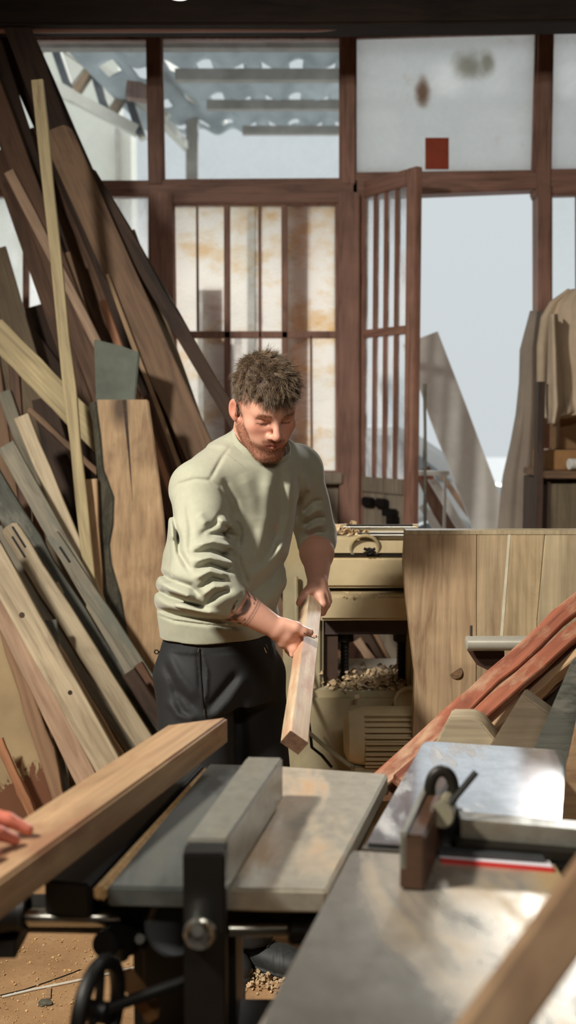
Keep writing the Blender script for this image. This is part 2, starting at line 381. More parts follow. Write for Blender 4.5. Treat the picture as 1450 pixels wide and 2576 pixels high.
cc = t.ramp(n_, [(.3, (.36, .39, .40, 1)), (.7, (.52, .55, .56, 1))])
m_ = t.n('MixShader', {0: .35, 1: t.n('BsdfTranslucent', {'Color': cc}), 2: t.n('BsdfDiffuse', {'Color': cc})}); t.t.links.new(m_.outputs[0], t.out.inputs[0])
vs = []; fs = []; nx = 260; ys = np.linspace(5.7, 10.2, 37); x0, x1 = -1.35, 6.5
for j, y in enumerate(ys):
    z = A0.z + (y-A0.y)*slope + .075
    xoff = max(0, (y-6.9))*.0
    for i in range(nx+1):
        x = x0+(x1-x0)*i/nx
        vs.append((x, y, z+.03*math.sin(x*2*pi/.30)))
for j in range(len(ys)-1):
    for i in range(nx):
        a = j*(nx+1)+i; yy = ys[j]; xx = x0+(x1-x0)*i/nx
        if any(A_.y-.02 <= yy < A_.y+.30 for A_ in (A0, A1, A2)) and math.sin(xx*2*pi/.21) > .25: continue
        fs.append((a, a+1, a+nx+2, a+nx+1))
cs = cpart('roof_sheet', MB().add(vs, fs), t.m); cs['label'] = 'pale corrugated translucent sheet'
so = cs.modifiers.new('s', 'SOLIDIFY'); so.thickness = .003
def cbar(a, ya, b_, yb, w_=.09, mat=None, name='rafter'):
    A = P(a[0], a[1], ya); B = P(b_[0], b_[1], yb)
    cpart(name, MB().tube([A, B], w_*.62, 4), mat or M['whitebeam'])
cbar((380, 130), 7.0, (560, 300), 10.5, .1); cbar((405, 300), 7.5, (480, 380), 10, .07)
cbar((484, 250), 9.5, (484, 462), 9.5, .12, M['grey_steel'], 'post')
cbar((250, 60), 7.4, (520, 260), 11, .1)
cbar((205, 105), 7.6, (255, 130), 7.6, .16, M['frame'], 'bracket'); cbar((320, 228), 7.6, (378, 236), 7.6, .13, M['frame'], 'bracket')
# boards leaning outside the middle window, their own things
OB = [(510, 570, 722, 842, 'brown', 'short brown board behind lower left amber pane', .05), (722, 782, 505, 845, 'brown', 'tall brown board behind middle window, right of centre muntin', .04),
      (540, 588, 848, 1200, 'brown', 'brown board behind lower panes left of the man\'s head', .06), (640, 662, 520, 830, 'dark', 'narrow dark strip behind middle window panes', .09),
      (590, 612, 850, 1200, 'dark', 'dark grey post behind glass just left of the man\'s hair', .1), (725, 778, 850, 1195, 'pale', 'pale board behind glass right of the man\'s head', .07)]
M['brown'] = wood('outdoor_brown_board', srgb(176, 116, 82), srgb(130, 84, 60), axis='Z'); M['dark'] = plain('dark_strip', srgb(66, 52, 50), .7); M['pale'] = wood('outdoor_pale_board', srgb(196, 180, 160), srgb(170, 150, 130), axis='Z')
for x0, x1, y0, y1, m, lab, dy in OB:
    Y = YW+.012+dy*.9; a = P(x0, y0, Y); b_ = P(x1, y1 if y1 < 1100 else 1700, Y); zb_ = 0 if y1 > 1100 or m != 'brown' or y0 < 600 else b_.z
    if y1 > 1100 or (y0 < 600): zb_ = -.02
    c = Vector(((a.x+b_.x)/2, Y, zb_))
    if lab.startswith('short'): zb_ = -.02; 
    o = MB().mm((a.x, Y, zb_), (b_.x, Y+.02, a.z)).build('plank' if m != 'dark' else 'post', M[m], bevel=.003)
    tag(o, lab, 'board')
# parked vehicle washed out in the doorway
M['carp'] = plain('pale_car_paint', srgb(236, 240, 242), .25, var=.02); M['tyre'] = plain('grey_tyre', srgb(120, 124, 130), .8)
M['carglass'] = plain('car_window_glass', srgb(150, 160, 166), .1)
cx, cy = P(1120, 1120, 9).x, 9.2
car = empty('car', 'pale parked car washed out by daylight beyond the doorway', 'car', (cx, cy, -.02))
def carp(name, mb, mat, **k): return mb.build(name, mat, car, **k)
prof = [(-2.9, .3), (-2.95, .75), (-2.3, .95), (-1.7, 1.42), (-.4, 1.45), (.3, .98), (.78, .86), (.9, .62), (.88, .3)]
arch = [(.36*math.cos(a)-.12, .33+.36*math.sin(a)) for a in np.linspace(0, pi, 12)]
pts = [Vector((x, -.75, z)) for x, z in prof] + [Vector((x, -.75, z)) for x, z in arch if z > .3]
carp('car_body', MB().prism(pts, (0, 1.5, 0)), M['carp'], bevel=.05)
carp('car_window', MB().prism([Vector(q) for q in ((-1.62, -.77, 1.35), (-.5, -.77, 1.38), (-.02, -.77, 1.0), (-2.0, -.77, 1.0))], (0, .02, 0)), M['carglass'])
wl = carp('wheel', MB().tube([(-.12, -.78, .33), (-.12, -.55, .33)], .32, 28).torus((-.12, -.74, .33), (0, 1, 0), .29, .04), M['tyre'])
carp('wheel', MB().tube([(-2.25, -.78, .33), (-2.25, -.55, .33)], .32, 28), M['tyre'])
MB().tube([(-.12, -.80, .33), (-.12, -.7, .33)], .17, 16).build('hub_cap', M['carp'], wl)
# ================================================================ leaning boards on the left
WD = {
 'pale': wood('pale_sawn_pine', srgb(196, 176, 140), srgb(160, 138, 104), rough=.7, knots=.8, grain=.8),
 'tan': wood('tan_planed_wood', srgb(190, 150, 102), srgb(150, 108, 66), rough=.65, grain=.8),
 'pink': wood('pinkish_beech', srgb(196, 158, 124), srgb(168, 128, 96), rough=.65),
 'grey': wood('weathered_grey_board', srgb(148, 140, 120), srgb(108, 100, 84), rough=.8, grain=1.2, stain=srgb(120, 122, 108)),
 'slate': wood('blue_grey_weathered_slab', srgb(96, 98, 90), srgb(52, 54, 50), rough=.9, grain=.6, stain=srgb(128, 126, 112), bstr=.6),
 'brown': wood('brown_walnut_board', srgb(128, 88, 58), srgb(86, 56, 36), rough=.7),
 'mid': wood('mid_brown_board', srgb(150, 112, 76), srgb(112, 80, 52), rough=.7, grain=.7),
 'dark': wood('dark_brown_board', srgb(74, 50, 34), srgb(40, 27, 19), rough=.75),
 'orange': wood('orange_fresh_wood', srgb(190, 122, 68), srgb(140, 80, 42), rough=.65),
 'red': wood('red_brown_hardwood', srgb(176, 92, 54), srgb(120, 56, 32), rough=.6, stain=srgb(196, 150, 110)),
 'redside': wood('dull_red_brown_hardwood', srgb(120, 78, 48), srgb(80, 48, 30), rough=.7),
 'green': wood('greenish_yellow_pine', srgb(188, 168, 116), srgb(150, 128, 84), rough=.7, knots=.6),
 'sheet': wood('grey_brown_hardboard', srgb(138, 118, 90), srgb(122, 104, 80), rough=.8, grain=.3),
}
LEAN = .10
def onplane(px, py, L):
    r = ray(px, py); s = (L+LEAN*H)/(r.y-LEAN*r.z); return Vector((0, 0, H))+r*s
def plank_mesh(L, w, t, wob=.0015, seed=0, round_top=0, bow=0, slots=(), taper=0, nseg=14, edge=0):
    """long axis local +X from 0..L, width Y, thickness -Z..0 (front face at z=0)"""
    rnd = random.Random(seed); c = min(.003, t*.2, w*.2)
    vs = []; fs = []
    xs = [L*i/nseg for i in range(nseg+1)]
    if round_top: xs = [L*i/nseg for i in range(nseg)] + [L-round_top*(1-f) for f in (0, .35, .62, .82, .95)] + [L]; xs = sorted(set([x for x in xs if x <= L]))
    for x in xs:
        k = 1
        if round_top and x > L-round_top: k = math.sqrt(max(.0, 1-((x-(L-round_top))/round_top)**2))*.62+.38
        hw = w/2*k*(1-taper*x/L); o1 = rnd.gauss(0, wob+edge); o2 = rnd.gauss(0, wob); bz = bow*math.sin(pi*x/L)
        prof = [(-hw+o1, -c), (-hw+o1+c, 0), (hw+o2-c, 0), (hw+o2, -c), (hw+o2, -t+c), (hw+o2-c, -t), (-hw+o1+c, -t), (-hw+o1, -t+c)]
        for y, z in prof: vs.append((x, y, z+bz))
    for i in range(len(xs)-1):
        for k in range(8): fs.append((i*8+k, i*8+(k+1) % 8, (i+1)*8+(k+1) % 8, (i+1)*8+k))
    fs.append(tuple(range(8))[::-1]); fs.append(tuple((len(xs)-1)*8+k for k in range(8)))
    me = bpy.data.meshes.new('board'); me.from_pydata(vs, [], fs); me.validate()
    bm = bmesh.new(); bm.from_mesh(me); bmesh.ops.recalc_face_normals(bm, faces=bm.faces); bm.to_mesh(me); bm.free()
    shade(me, 30); return me
nb = [0]
def place(name, mesh_fn, A, B, nrm, mat, label, cat='board', group=None):
    """A = upper end, B = lower end (world); front face normal nrm"""
    X = (A-B); Ln = X.length; X.normalize(); Z = (nrm-X*nrm.dot(X)).normalized(); Y = Z.cross(X)
    me = mesh_fn(Ln); o = link(name, me, mat)
    Mx = Matrix((X, Y, Z)).transposed().to_4x4(); Mx.translation = B; o.matrix_world = Mx
    tag(o, label, cat, group); return o
CURL = [3.36]
def board(a, b_, wpx, mat, label, t=.024, gap=.006, name='plank', ext=True, L=None, roll=0, cat='board', **kw):
    if L is None: L = CURL[0]; CURL[0] += t+gap
    A = onplane(*a, L); B = onplane(*b_, L)
    if ext:
        d = (B-A); B = A + d*(A.z/(-d.z)) if d.z < 0 else B
        # lift so that the lower corner touches the floor instead of sinking in
    n = Vector((0, -1, LEAN)).normalized(); d = (A-B).normalized()
    mid = (onplane(*a, L)+onplane(*b_, L))/2
    w = wpx*mid.y/F*1.02
    if ext:
        side = abs(d.cross(n).normalized().z)*w/2; B = B + d*((side+.004)/max(.3, d.z))
    if roll:
        n = (Matrix.Rotation(roll, 3, d) @ n)
    nb[0] += 1
    o = place(name, lambda Ln: plank_mesh(Ln, w, t, seed=nb[0], **kw), A, B, n, WD[mat] if isinstance(mat, str) else mat, label, cat)
    o['_w'] = w; o['_t'] = t; return o
def child(o, name, mb, mat, label=None, **k):
    c = mb.build(name, mat, o, **k)
    if label: c['label'] = label
    return c
# --- lower left, nearest first -------------------------------------------------
board((-6, 1862), (80, 2052), 22, 'orange', 'thin orange-brown batten crossing the peeling panel at lower left', t=.02)
o = board((-60, 1330), (262, 1912), 68, 'pale', 'wide pale plank with a round knot, left end of the leaning stack', t=.026)
for q, r_ in (((.93, .006), .010), ((.62, -.01), .008)): child(o, 'knot', MB().tube([(q[0], q[1], -.004), (q[0], q[1], .0006)], r_, 14), WD['dark'], 'dark round knot')
board((-42, 1440), (192, 1912), 56, 'pink', 'pinkish planed board just left of the wide pale knotty plank', t=.024)
board((-30, 1440), (150, 2008), 40, 'mid', 'bark-edged slab between the peeling panel and the pinkish board', t=.03, edge=.006)
bark = bpy.context.scene.objects[-1] if False else None
# peeling panel
t = NT('peeling_brown_paint_panel'); co = t.obj((1, 1, 1), rand=False); n1 = t.noise(t.obj((8, 14, 8), rand=False), 1.2, 6, .7, .5)
sx = t.n('SeparateXYZ', {0: co}); hgt = t.n('MapRange', {'Value': sx.outputs[0], 'From Min': .06, 'From Max': .36, 'To Min': .36, 'To Max': -.34})
ad = t.math('ADD', n1, hgt); paint = t.ramp(ad, [(.47, (0, 0, 0, 1)), (.49, (1, 1, 1, 1))])
basec = t.ramp(t.noise(co, 5, 5, .6), [(.3, srgb(150, 130, 98)), (.7, srgb(172, 150, 114))]); cc = t.mix(paint, basec, srgb(112, 72, 48))
t.bsdf(cc, .75, 0, paint, .5, .002)
PEEL = t.m
o = board((-72, 1560), (66, 2085), 168, PEEL, 'large grey-tan panel with peeling brown paint along its foot', t=.02, name='panel', cat='panel')
o = board((128, 1560), (158, 1990), 30, 'slate', 'short grey bark strip with a mossy end beside the peeling panel', t=.02)
board((128, 1628), (350, 2010), 42, 'tan', 'tan board whose cut top shows behind the wide pale plank', t=.022)
board((156, 1790), (262, 1970), 34, 'redside', 'short reddish-brown board end below the pinkish board', t=.022)
board((322, 1692), (428, 1850), 36, 'dark', 'short dark brown offcut with pale cut end beside the trousers', t=.035)
o = bpy.data.objects[bpy.data.objects[-1].name] if False else None
o = board((20, 1322), (352, 1852), 48, 'pale', 'pale moulded board with round top and two slots at far left', t=.024, round_top=.03)
for yy in (-.012, .008):
    Lx = (o.data.vertices[-1].co.x)
    child(o, 'slot', MB().box((Lx-.075-yy*1.5, yy, .0005), (.09, .008, .002)), M['iron'], 'dark routed slot')
board((-12, 1330), (322, 1872), 32, 'grey', 'grey grooved moulding next to the slotted pale board', t=.024)
board((-40, 1345), (288, 1882), 34, 'tan', 'orange-edged moulding left of the grey grooved one', t=.024)
board((345, 1672), (430, 1800), 22, 'redside', 'short red-brown offcut just behind the dark one by the trousers', t=.024)
o = board((130, 1345), (432, 1800), 34, 'grey', 'greyish brown board with one slot near its top, right of the stack', t=.022)
Lx = o.data.vertices[-1].co.x; child(o, 'slot', MB().box((Lx-.09, .0, .0005), (.07, .009, .002)), M['iron'], 'dark routed slot')
o = board((12, 1120), (425, 1845), 44, 'grey', 'long grey-green board crossing the lower left stack', t=.024)
o = board((-40, 1185), (322, 1762), 62, 'slate', 'dark mottled grey weathered slab behind the pale mouldings', t=.028, edge=.004)
child(o, 'patch', MB().tube([(.95, -.005, -.002), (1.0, -.005, .001)], [.008, .012], 12), WD['pale'])
# --- middle left
board((92, 200), (222, 1430), 29, 'green', 'tall thin upright lath in front of the leaning boards', t=.02)
board((53, 1046), (215, 1442), 38, 'pale', 'pale square-cut plank whose top ends below the tall thin lath', t=.026)
board((228, 1205), (243, 1500), 30, 'tan', 'short upright orange-tan board beside the live-edge slab', t=.03)
# big live-edge slab (custom outline)
Ls = CURL[0]; CURL[0] += .05
sl = [(243, 1005), (372, 1005), (388, 1110), (412, 1300), (425, 1500), (440, 1800), (446, 2060), (316, 2060), (330, 1850), (318, 1700), (322, 1600), (306, 1500), (282, 1420), (277, 1370), (286, 1320), (288, 1250), (262, 1180), (255, 1100)]
n_ = Vector((0, -1, LEAN)).normalized()
A = onplane(340, 2060, Ls); foot = Vector((A.x, Ls, 0))
def slabpts(pp, L, dz=0): return [onplane(x, y, L) for x, y in pp]
WD['slab'] = wood('live_edge_slab_wood', srgb(196, 156, 104), srgb(158, 114, 68), rough=.65, axis='Z', grain=.5, knots=.4)
slb = MB().prism(slabpts(sl, Ls), -n_*.04).build('live_edge_slab', WD['slab'], bevel=.004, origin=foot); tag(slb, 'broad tan live-edge slab standing upright behind the man', 'board')
bk = [(243, 1008), (255, 1100), (262, 1180), (288, 1250), (286, 1320), (277, 1370), (282, 1420), (306, 1500), (322, 1600), (318, 1700), (330, 1850), (316, 2060), (296, 2060), (300, 1800), (288, 1640), (262, 1520), (246, 1400), (246, 1200), (232, 1060), (222, 1015)]
t = NT('dark_tree_bark'); n1 = t.noise(t.obj((6, 6, 2.2), rand=False), 4, 7, .7, .4)
t.bsdf(t.ramp(n1, [(.3, srgb(48, 46, 38)), (.6, srgb(96, 92, 78)), (.8, srgb(128, 118, 96))]), .95, 0, n1, 1.0, .02); BARK = t.m
inv = Matrix.Translation(-foot)
c = MB().prism([p-n_*-.004 for p in slabpts(bk, Ls)], -n_*.05).build('bark_edge', BARK, slb, bevel=.006); c.matrix_parent_inverse = inv; c['label'] = 'dark wavy bark edge'
c = MB().prism([p+n_*.001 for p in slabpts([(308, 1006), (318, 1006), (326, 1120), (334, 1260), (320, 1120)], Ls)], -n_*.003).build('crack', WD['dark'], slb); c.matrix_parent_inverse = inv
Ls = CURL[0]; CURL[0] += .035
foot = Vector((onplane(285, 1600, Ls).x, Ls, 0))
g = MB().prism(slabpts([(236, 853), (300, 868), (350, 886), (341, 1000), (345, 1600), (345, 2080), (250, 2080), (244, 1600), (241, 1000)], Ls), -n_*.03).build('grey_slab', plain('grey_green_aged_board', srgb(104, 110, 100), .85, var=.25, scale=9), bevel=.004, origin=foot)
tag(g, 'grey-green aged board end rising above the live-edge slab', 'board')
sp = MB().prism(slabpts([(292, 912), (297, 905), (311, 1010), (318, 1400), (302, 1400)], Ls-.052), -n_*.008)
# --- crossing sticks of the middle left
board((-20, 825), (330, 1185), 66, 'green', 'wide yellow-green plank slanting down behind the tall lath', t=.028, ext=False)
CURL[0] += .02
board((72, 1028), (300, 1240), 15, 'mid', 'thin brown stick slanting right under the yellow-green plank', t=.015, ext=False)
board((8, 985), (168, 1420), 34, 'grey', 'dull grey-brown board just left of the pale square-cut plank', t=.02)
board((32, 900), (62, 1300), 26, 'brown', 'upright brown post at far left below the yellow-green plank', t=.026)
board((-20, 900), (60, 1500), 34, 'mid', 'light brown board at the left picture edge behind the brown post', t=.02)
board((80, 1130), (112, 1500), 24, 'orange', 'narrow orange board glimpsed left of the pale square-cut plank', t=.02)
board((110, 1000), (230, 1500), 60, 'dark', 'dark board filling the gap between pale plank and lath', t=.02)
# --- upper left
board((256, 755), (330, 960), 17, 'orange', 'narrow orange strip above the grey-green board end', t=.018)
board((268, 690), (470, 1220), 11, 'tan', 'thin light batten along the right of the live-edge slab', t=.018)
board((138, 322), (498, 1128), 74, 'mid', 'long wide brown plank with rounded top leaning across the window', t=.032, round_top=.05)
board((208, 415), (592, 1062), 36, 'dark', 'long dark plank with worn round top, rightmost of the leaning stack', t=.03, round_top=.05, edge=.002)
board((262, 470), (604, 1064), 12, 'slate', 'thin grey batten along the right edge of the long dark plank', t=.02)
board((300, 590), (500, 1150), 80, 'sheet', 'broad grey-brown board between the two long leaning planks', t=.02)
board((350, 1000), (462, 1330), 62, 'brown', 'brown board low behind the man\'s shoulder', t=.02)
board((390, 1060), (450, 1330), 14, 'orange', 'orange-brown strip behind the man\'s right shoulder', t=.015)
board((40, 60), (330, 830), 62, 'dark', 'long dark brown plank reaching up to the ceiling beam', t=.03)
board((22, 430), (212, 800), 24, 'pink', 'pink-tan batten catching daylight at upper left', t=.018)
board((-40, 180), (255, 980), 58, 'brown', 'dark reddish plank at the far upper left of the stack', t=.028)
board((150, 640), (262, 1010), 52, 'mid', 'grey-brown board above the live-edge slab, left of the orange strip', t=.022)
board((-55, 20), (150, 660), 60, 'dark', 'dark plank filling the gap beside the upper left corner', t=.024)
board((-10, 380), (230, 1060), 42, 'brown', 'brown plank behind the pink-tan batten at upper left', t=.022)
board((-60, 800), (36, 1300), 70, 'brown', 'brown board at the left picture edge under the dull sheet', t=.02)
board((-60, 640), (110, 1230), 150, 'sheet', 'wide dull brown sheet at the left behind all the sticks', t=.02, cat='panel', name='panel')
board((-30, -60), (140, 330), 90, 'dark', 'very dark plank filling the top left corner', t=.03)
board((150, 420), (470, 1180), 62, 'brown', 'brown plank showing along the left of the long wide brown plank', t=.024)
board((60, 330), (330, 960), 50, 'mid', 'dusty brown plank behind the tall lath, above the grey-green board end', t=.024)
board((-10, 250), (170, 800), 44, 'dark', 'dark plank beside the pink-tan batten at upper left', t=.022)
board((60, 830), (300, 1150), 44, 'dark', 'dark plank slanting behind the yellow-green one', t=.022)
board((180, 760), (470, 1400), 90, 'brown', 'wide brown plank deep in the stack behind the grey-green board end', t=.022)
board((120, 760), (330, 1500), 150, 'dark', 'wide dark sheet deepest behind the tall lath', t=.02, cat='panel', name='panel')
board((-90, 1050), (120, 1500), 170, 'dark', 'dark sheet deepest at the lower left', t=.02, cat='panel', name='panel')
# ================================================================ machines
def steel(name, base, rust, amt=(.5, .62), rough=.32, metal=.85, scale=6, rust2=None):
    t = NT(name); co = t.obj((1, .35, 1), rand=False)
    n1 = t.noise(co, scale, 6, .6, .5); n2 = t.noise(t.obj((1, 1, 1), rand=False), scale*5, 5, .7)
    k = t.ramp(n1, [(amt[0], (0, 0, 0, 1)), (amt[1], (1, 1, 1, 1))])
    c = t.mix(t.ramp(n2, [(.35, (0, 0, 0, 1)), (.75, (1, 1, 1, 1))]), base, tuple(x*.72 for x in base[:3])+(1,))
    c = t.mix(k, c, rust)
    ro = t.mix(k, (rough, rough, rough, 1), (.6, .6, .6, 1)); me_ = t.mix(k, (metal, metal, metal, 1), (.15, .15, .15, 1))
    b = t.bsdf(c, .5, 0, n2, .08, .0006); t.set(b, 'Roughness', ro); t.set(b, 'Metallic', me_); return t.m
M['jt_l'] = steel('dark_jointer_table', srgb(104, 108, 106), srgb(80, 80, 74), rough=.36, metal=.6)
M['jt_r'] = steel('rusty_jointer_table', srgb(206, 200, 184), srgb(180, 146, 108), (.48, .66), .28, .6, 9)
M['saw_far'] = steel('bright_saw_table', srgb(252, 252, 254), srgb(206, 202, 196), (.56, .7), .13, 1.0, 5)
M['saw_near'] = steel('worn_saw_table', srgb(214, 208, 198), srgb(176, 150, 112), (.46, .62), .20, .85, 5)
M['cast'] = plain('dark_cast_iron', srgb(34, 31, 25), .5, .4, var=.35, scale=14, col2=srgb(60, 46, 30), thr=(.55, .75))
M['black'] = plain('black_machine_paint', srgb(15, 14, 12), .5, .1, var=.3)
M['bluegrey'] = plain('blue_grey_machine_paint', srgb(58, 60, 62), .5, .1, var=.2)
M['fence'] = steel('grey_fence_steel', srgb(150, 148, 138), srgb(110, 98, 80), (.5, .7), .42, .5, 8)
M['chrome'] = plain('polished_rod_steel', srgb(190, 188, 180), .22, .95, var=.08)
M['dust'] = plain('pale_sawdust', srgb(206, 168, 116), .95, var=.3, scale=90, bump=.8, bdist=.004)
ZJ = .85
def q(pts, z): return [PZ(x, y, z) for x, y in pts]
def mk(root):
    inv = Matrix.Translation(-root.location)
    def part(name, mb, mat, label=None, parent=None, **k):
        o = mb.build(name, M[mat] if isinstance(mat, str) else mat, parent or root, **k)
        if parent is None: o.matrix_parent_inverse = inv
        if label: o['label'] = label
        return o
    return part
jr = empty('jointer', 'old cast iron jointer with grey bed and square fence in the foreground', 'woodworking machine', (-.12, 1.6, 0))
jp = mk(jr)
dn = lambda t: (0, 0, -t)
jp('infeed_table', MB().prism(q([(270, 2230), (520, 2235), (668, 1925), (527, 1921)], ZJ), dn(.03)), 'jt_l', 'dark grey steel bed', bevel=.003)
jp('outfeed_table', MB().prism(q([(536, 2234), (822, 2240), (977, 1946), (676, 1924)], ZJ), dn(.034)), 'jt_r', 'rust-stained steel bed', bevel=.004)
jp('edge_rail', MB().prism(q([(110, 2215), (225, 2225), (512, 1922), (482, 1920)], ZJ-.004), dn(.05)), 'black', 'black steel edge rail', bevel=.003)
jp('sawdust_ledge', MB().prism(q([(233, 2233), (266, 2233), (524, 1928), (515, 1927)], ZJ-.006), dn(.02)), 'dust', 'ledge covered in sawdust', bevel=.004)
a = PZ(150, 2240, ZJ-.034); b_ = PZ(815, 2243, ZJ-.034); c_ = PZ(965, 1955, ZJ-.034); d_ = PZ(500, 1935, ZJ-.034)
jp('bed_casting', MB().prism([a, b_, c_, d_], dn(.055)), 'cast', bevel=.006)
# fence
jp('fence', MB().prism([PZ(x, y, .93) for x, y in ((470, 2110), (572, 2112), (712, 1905), (622, 1903))], dn(.072)), 'fence', 'square grey steel fence', bevel=.003)
jp('fence_bracket', MB().mm((PZ(468, 2110, .93).x, 1.314, .60), (PZ(572, 2112, .93).x, 1.352, .9285)), 'black', bevel=.003)
k1 = jp('locking_knob', MB().tube([P(503, 2348, 1.285), P(500, 2342, 1.35)], .020, 20).torus(P(503, 2348, 1.285), (0, 1, 0), .017, .005), 'chrome', bevel=0)
MB().tube([P(497, 2342, 1.27), P(499, 2343, 1.295)], .008, 6).build('bolt', M['chrome'], k1).matrix_parent_inverse = Matrix()
jp('blade_guard', MB().tube([P(445, 2322, 1.42), P(440, 2316, 1.50)], .046, 30).mm(P(398, 2400, 1.42), P(500, 2320, 1.5)), 'bluegrey', 'rounded blue-grey blade guard', bevel=.003)
jp('guard_rim', MB().tube([P(445+68*math.cos(t_)*1.0, 2322-72*math.sin(t_), 1.42) for t_ in np.linspace(pi*.25, pi*1.0, 14)], .0045, 8), 'fence')
jp('cross_rod', MB().tube([P(575, 2338, 1.42), P(735, 2336, 1.44)], .0105, 14), 'chrome', 'bright steel cross rod')
jp('rod_collar', MB().tube([P(728, 2336, 1.435), P(812, 2338, 1.44)], .022, 18), 'cast', bevel=.003)
jp('side_rod', MB().tube([P(60, 2308, 1.42), P(300, 2310, 1.45)], .0125, 14), 'chrome', 'bright steel side rod')
jp('rod_guard', MB().tube([P(70, 2322, 1.43), P(262, 2326, 1.46)], .0135, 10), 'black')
jp('gear_housing', MB().mm(P(-60, 2365, 1.40), P(84, 2325, 1.50)).tube([P(-30, 2300, 1.42), P(60, 2296, 1.42)], [.03, .024], 16).torus(P(62, 2296, 1.42), (1, 0, 0), .022, .006), 'black', bevel=.004)
jp('side_bar', MB().mm((PZ(-60, 2300, .74).x, 1.44, .755), (P(330, 2300, 1.47).x, 1.49, .79)), 'black')
# body
jp('gearbox', MB().mm((P(330, 2400, 1.44).x, 1.44, .50), (P(592, 2400, 1.44).x, 1.72, .77)), 'black', bevel=.02, seg=3)
jp('pedestal', MB().mm((P(392, 2500, 1.5).x, 1.50, .0), (P(600, 2500, 1.5).x, 1.78, .52)), 'black', bevel=.02)
jp('motor_cover', MB().mm((P(330, 2540, 1.3).x, 1.30, .30), (P(705, 2540, 1.3).x, 1.62, PZ(500, 2542, .60).z-.045)), 'bluegrey', 'blue-grey motor cover', bevel=.012)
jp('adjusting_knob', MB().tube([P(262, 2375, 1.38), P(300, 2365, 1.43), P(340, 2360, 1.46)], [.018, .026, .022], 14).tube([P(300, 2372, 1.40), P(305, 2412, 1.40)], [.02, .011], 12).tube([P(330, 2350, 1.44), P(400, 2370, 1.48)], .02, 12), 'black', bevel=0)
jp('adjusting_screw', MB().tube([P(352, 2362, 1.40), P(356, 2363, 1.45)], .007, 10), 'chrome')
jp('strut', MB().prism([P(x, y, 1.34) for x, y in ((300, 2470), (322, 2462), (398, 2560), (372, 2576))], (0, .03, 0)), plain('rusty_strut', srgb(120, 86, 52), .7, .2), 'rusty brown diagonal strut')
hc = P(248, 2545, 1.27); hax = Vector((.965, -.26, 0))
b = MB().torus(hc, hax, .060, .0105, 44, 12); uu = hax.normalized().orthogonal().normalized(); vv = hax.normalized().cross(uu)
for k in range(3):
    an = k*2*pi/3+.6; b.tube([hc, hc+(uu*math.cos(an)+vv*math.sin(an))*.053], .006, 8)
b.tube([hc-hax*.012, hc+hax*.012], .014, 14)
hw_ = jp('handwheel', b, 'black', 'black spoked handwheel')
jp('handwheel_shaft', MB().tube([hc, hc+Vector((.13, .09, 0))], .008, 10), 'black')
# ---- table saw
ZS = .88
sr = empty('table_saw', 'large bright steel table saw filling the lower right foreground', 'woodworking machine', (.35, 1.3, 0))
sp_ = mk(sr)
def rounded(pts, idx, r=.02):
    out = []
    for i, p in enumerate(pts):
        if i in idx:
            a = (pts[i-1]-p).normalized(); c = (pts[(i+1) % len(pts)]-p).normalized()
            for t_ in (0, .25, .5, .75, 1):
                out.append(p + a*r*(1-t_)**2 + c*r*t_**2)
        else: out.append(p)
    return out
pts = q([(918, 2122), (1408, 2155), (1412, 2060), (1428, 1886), (1066, 1862)], ZS)
sp_('rear_table', MB().prism(rounded(pts, (3, 4)), dn(.04)), 'saw_far', 'bright steel rear table', bevel=.004)
sp_('table_lip', MB().prism(q([(915, 2126), (1400, 2158), (1398, 2168), (912, 2134)], ZS-.004), dn(.02)), 'chrome', 'bright steel lip')
n0 = q([(884, 2137), (1400, 2171)], ZS); far_l, far_r = n0
dl = (PZ(650, 2576, ZS)-far_l).normalized(); dr = (PZ(1330, 2576, ZS)-far_r); dr.z = 0
near_l = far_l+dl*.62; near_r = Vector((far_r.x-.00, far_l.y-.60, ZS))
sp_('front_table', MB().prism([near_l, near_r, far_r, far_l], dn(.045)), 'saw_near', 'worn brown-grey front table', bevel=.004)
body = [PZ(940, 2110, ZS-.05), PZ(1380, 2110, ZS-.05), PZ(1390, 1910, ZS-.05), PZ(1090, 1890, ZS-.05)]
sp_('cabinet', MB().prism(body, dn(ZS-.05)), 'cast', bevel=.01)
sp_('front_cabinet', MB().prism([near_l+Vector((.10, .08, -.045)), near_r+Vector((-.05, .08, -.045)), far_r+Vector((-.05, -.05, -.045)), far_l+Vector((.09, -.05, -.045))], dn(ZS-.045)), 'cast', bevel=.01)
FZ = .956
f0 = PZ(1007, 2100, FZ); f1 = PZ(1088, 1938, FZ); fx = Vector((.032, -.004, 0))
sp_('rip_fence', MB().prism([f0, f0+fx, f1+fx, f1], dn(FZ-ZS-.001)), plain('oily_fence_wood', srgb(74, 50, 34), .5, .1, var=.3), 'dark brown rip fence', bevel=.003)
sp_('fence_cap', MB().prism([f0+Vector((0, .0, .004)), f0+fx*.25+Vector((0, 0, .004)), f1+fx*.25+Vector((0, 0, .004)), f1+Vector((0, 0, .004))], dn(.05)), 'fence')
YB_ = 1.46
sp_('clamp_bracket', MB().mm(P(1082, 2140, YB_), P(1160, 2010, YB_+.05)), 'black', bevel=.01)
oval = [P(1112+30*math.cos(a)*1.0, 1985-46*math.sin(a), YB_+.0) for a in np.linspace(0, 2*pi, 30)]
sp_('slotted_ring', MB().tube(oval, .0085, 10, caps=False), 'cast', 'dark slotted iron ring')
sp_('clamp_knob', MB().tube([P(1112, 2052, YB_-.06), P(1118, 2035, YB_+.01)], .0175, 20).tube([P(1122, 2030, YB_-.03), P(1128, 2010, YB_)], .012, 12), plain('grey_painted_knob', srgb(128, 122, 102), .5, .2), 'dull grey clamp knob', bevel=.002)
sp_('clamp_lever', MB().tube([P(1128, 2028, YB_-.03), P(1199, 1942, YB_-.02)], .0048, 8), 'black', 'thin black lever')
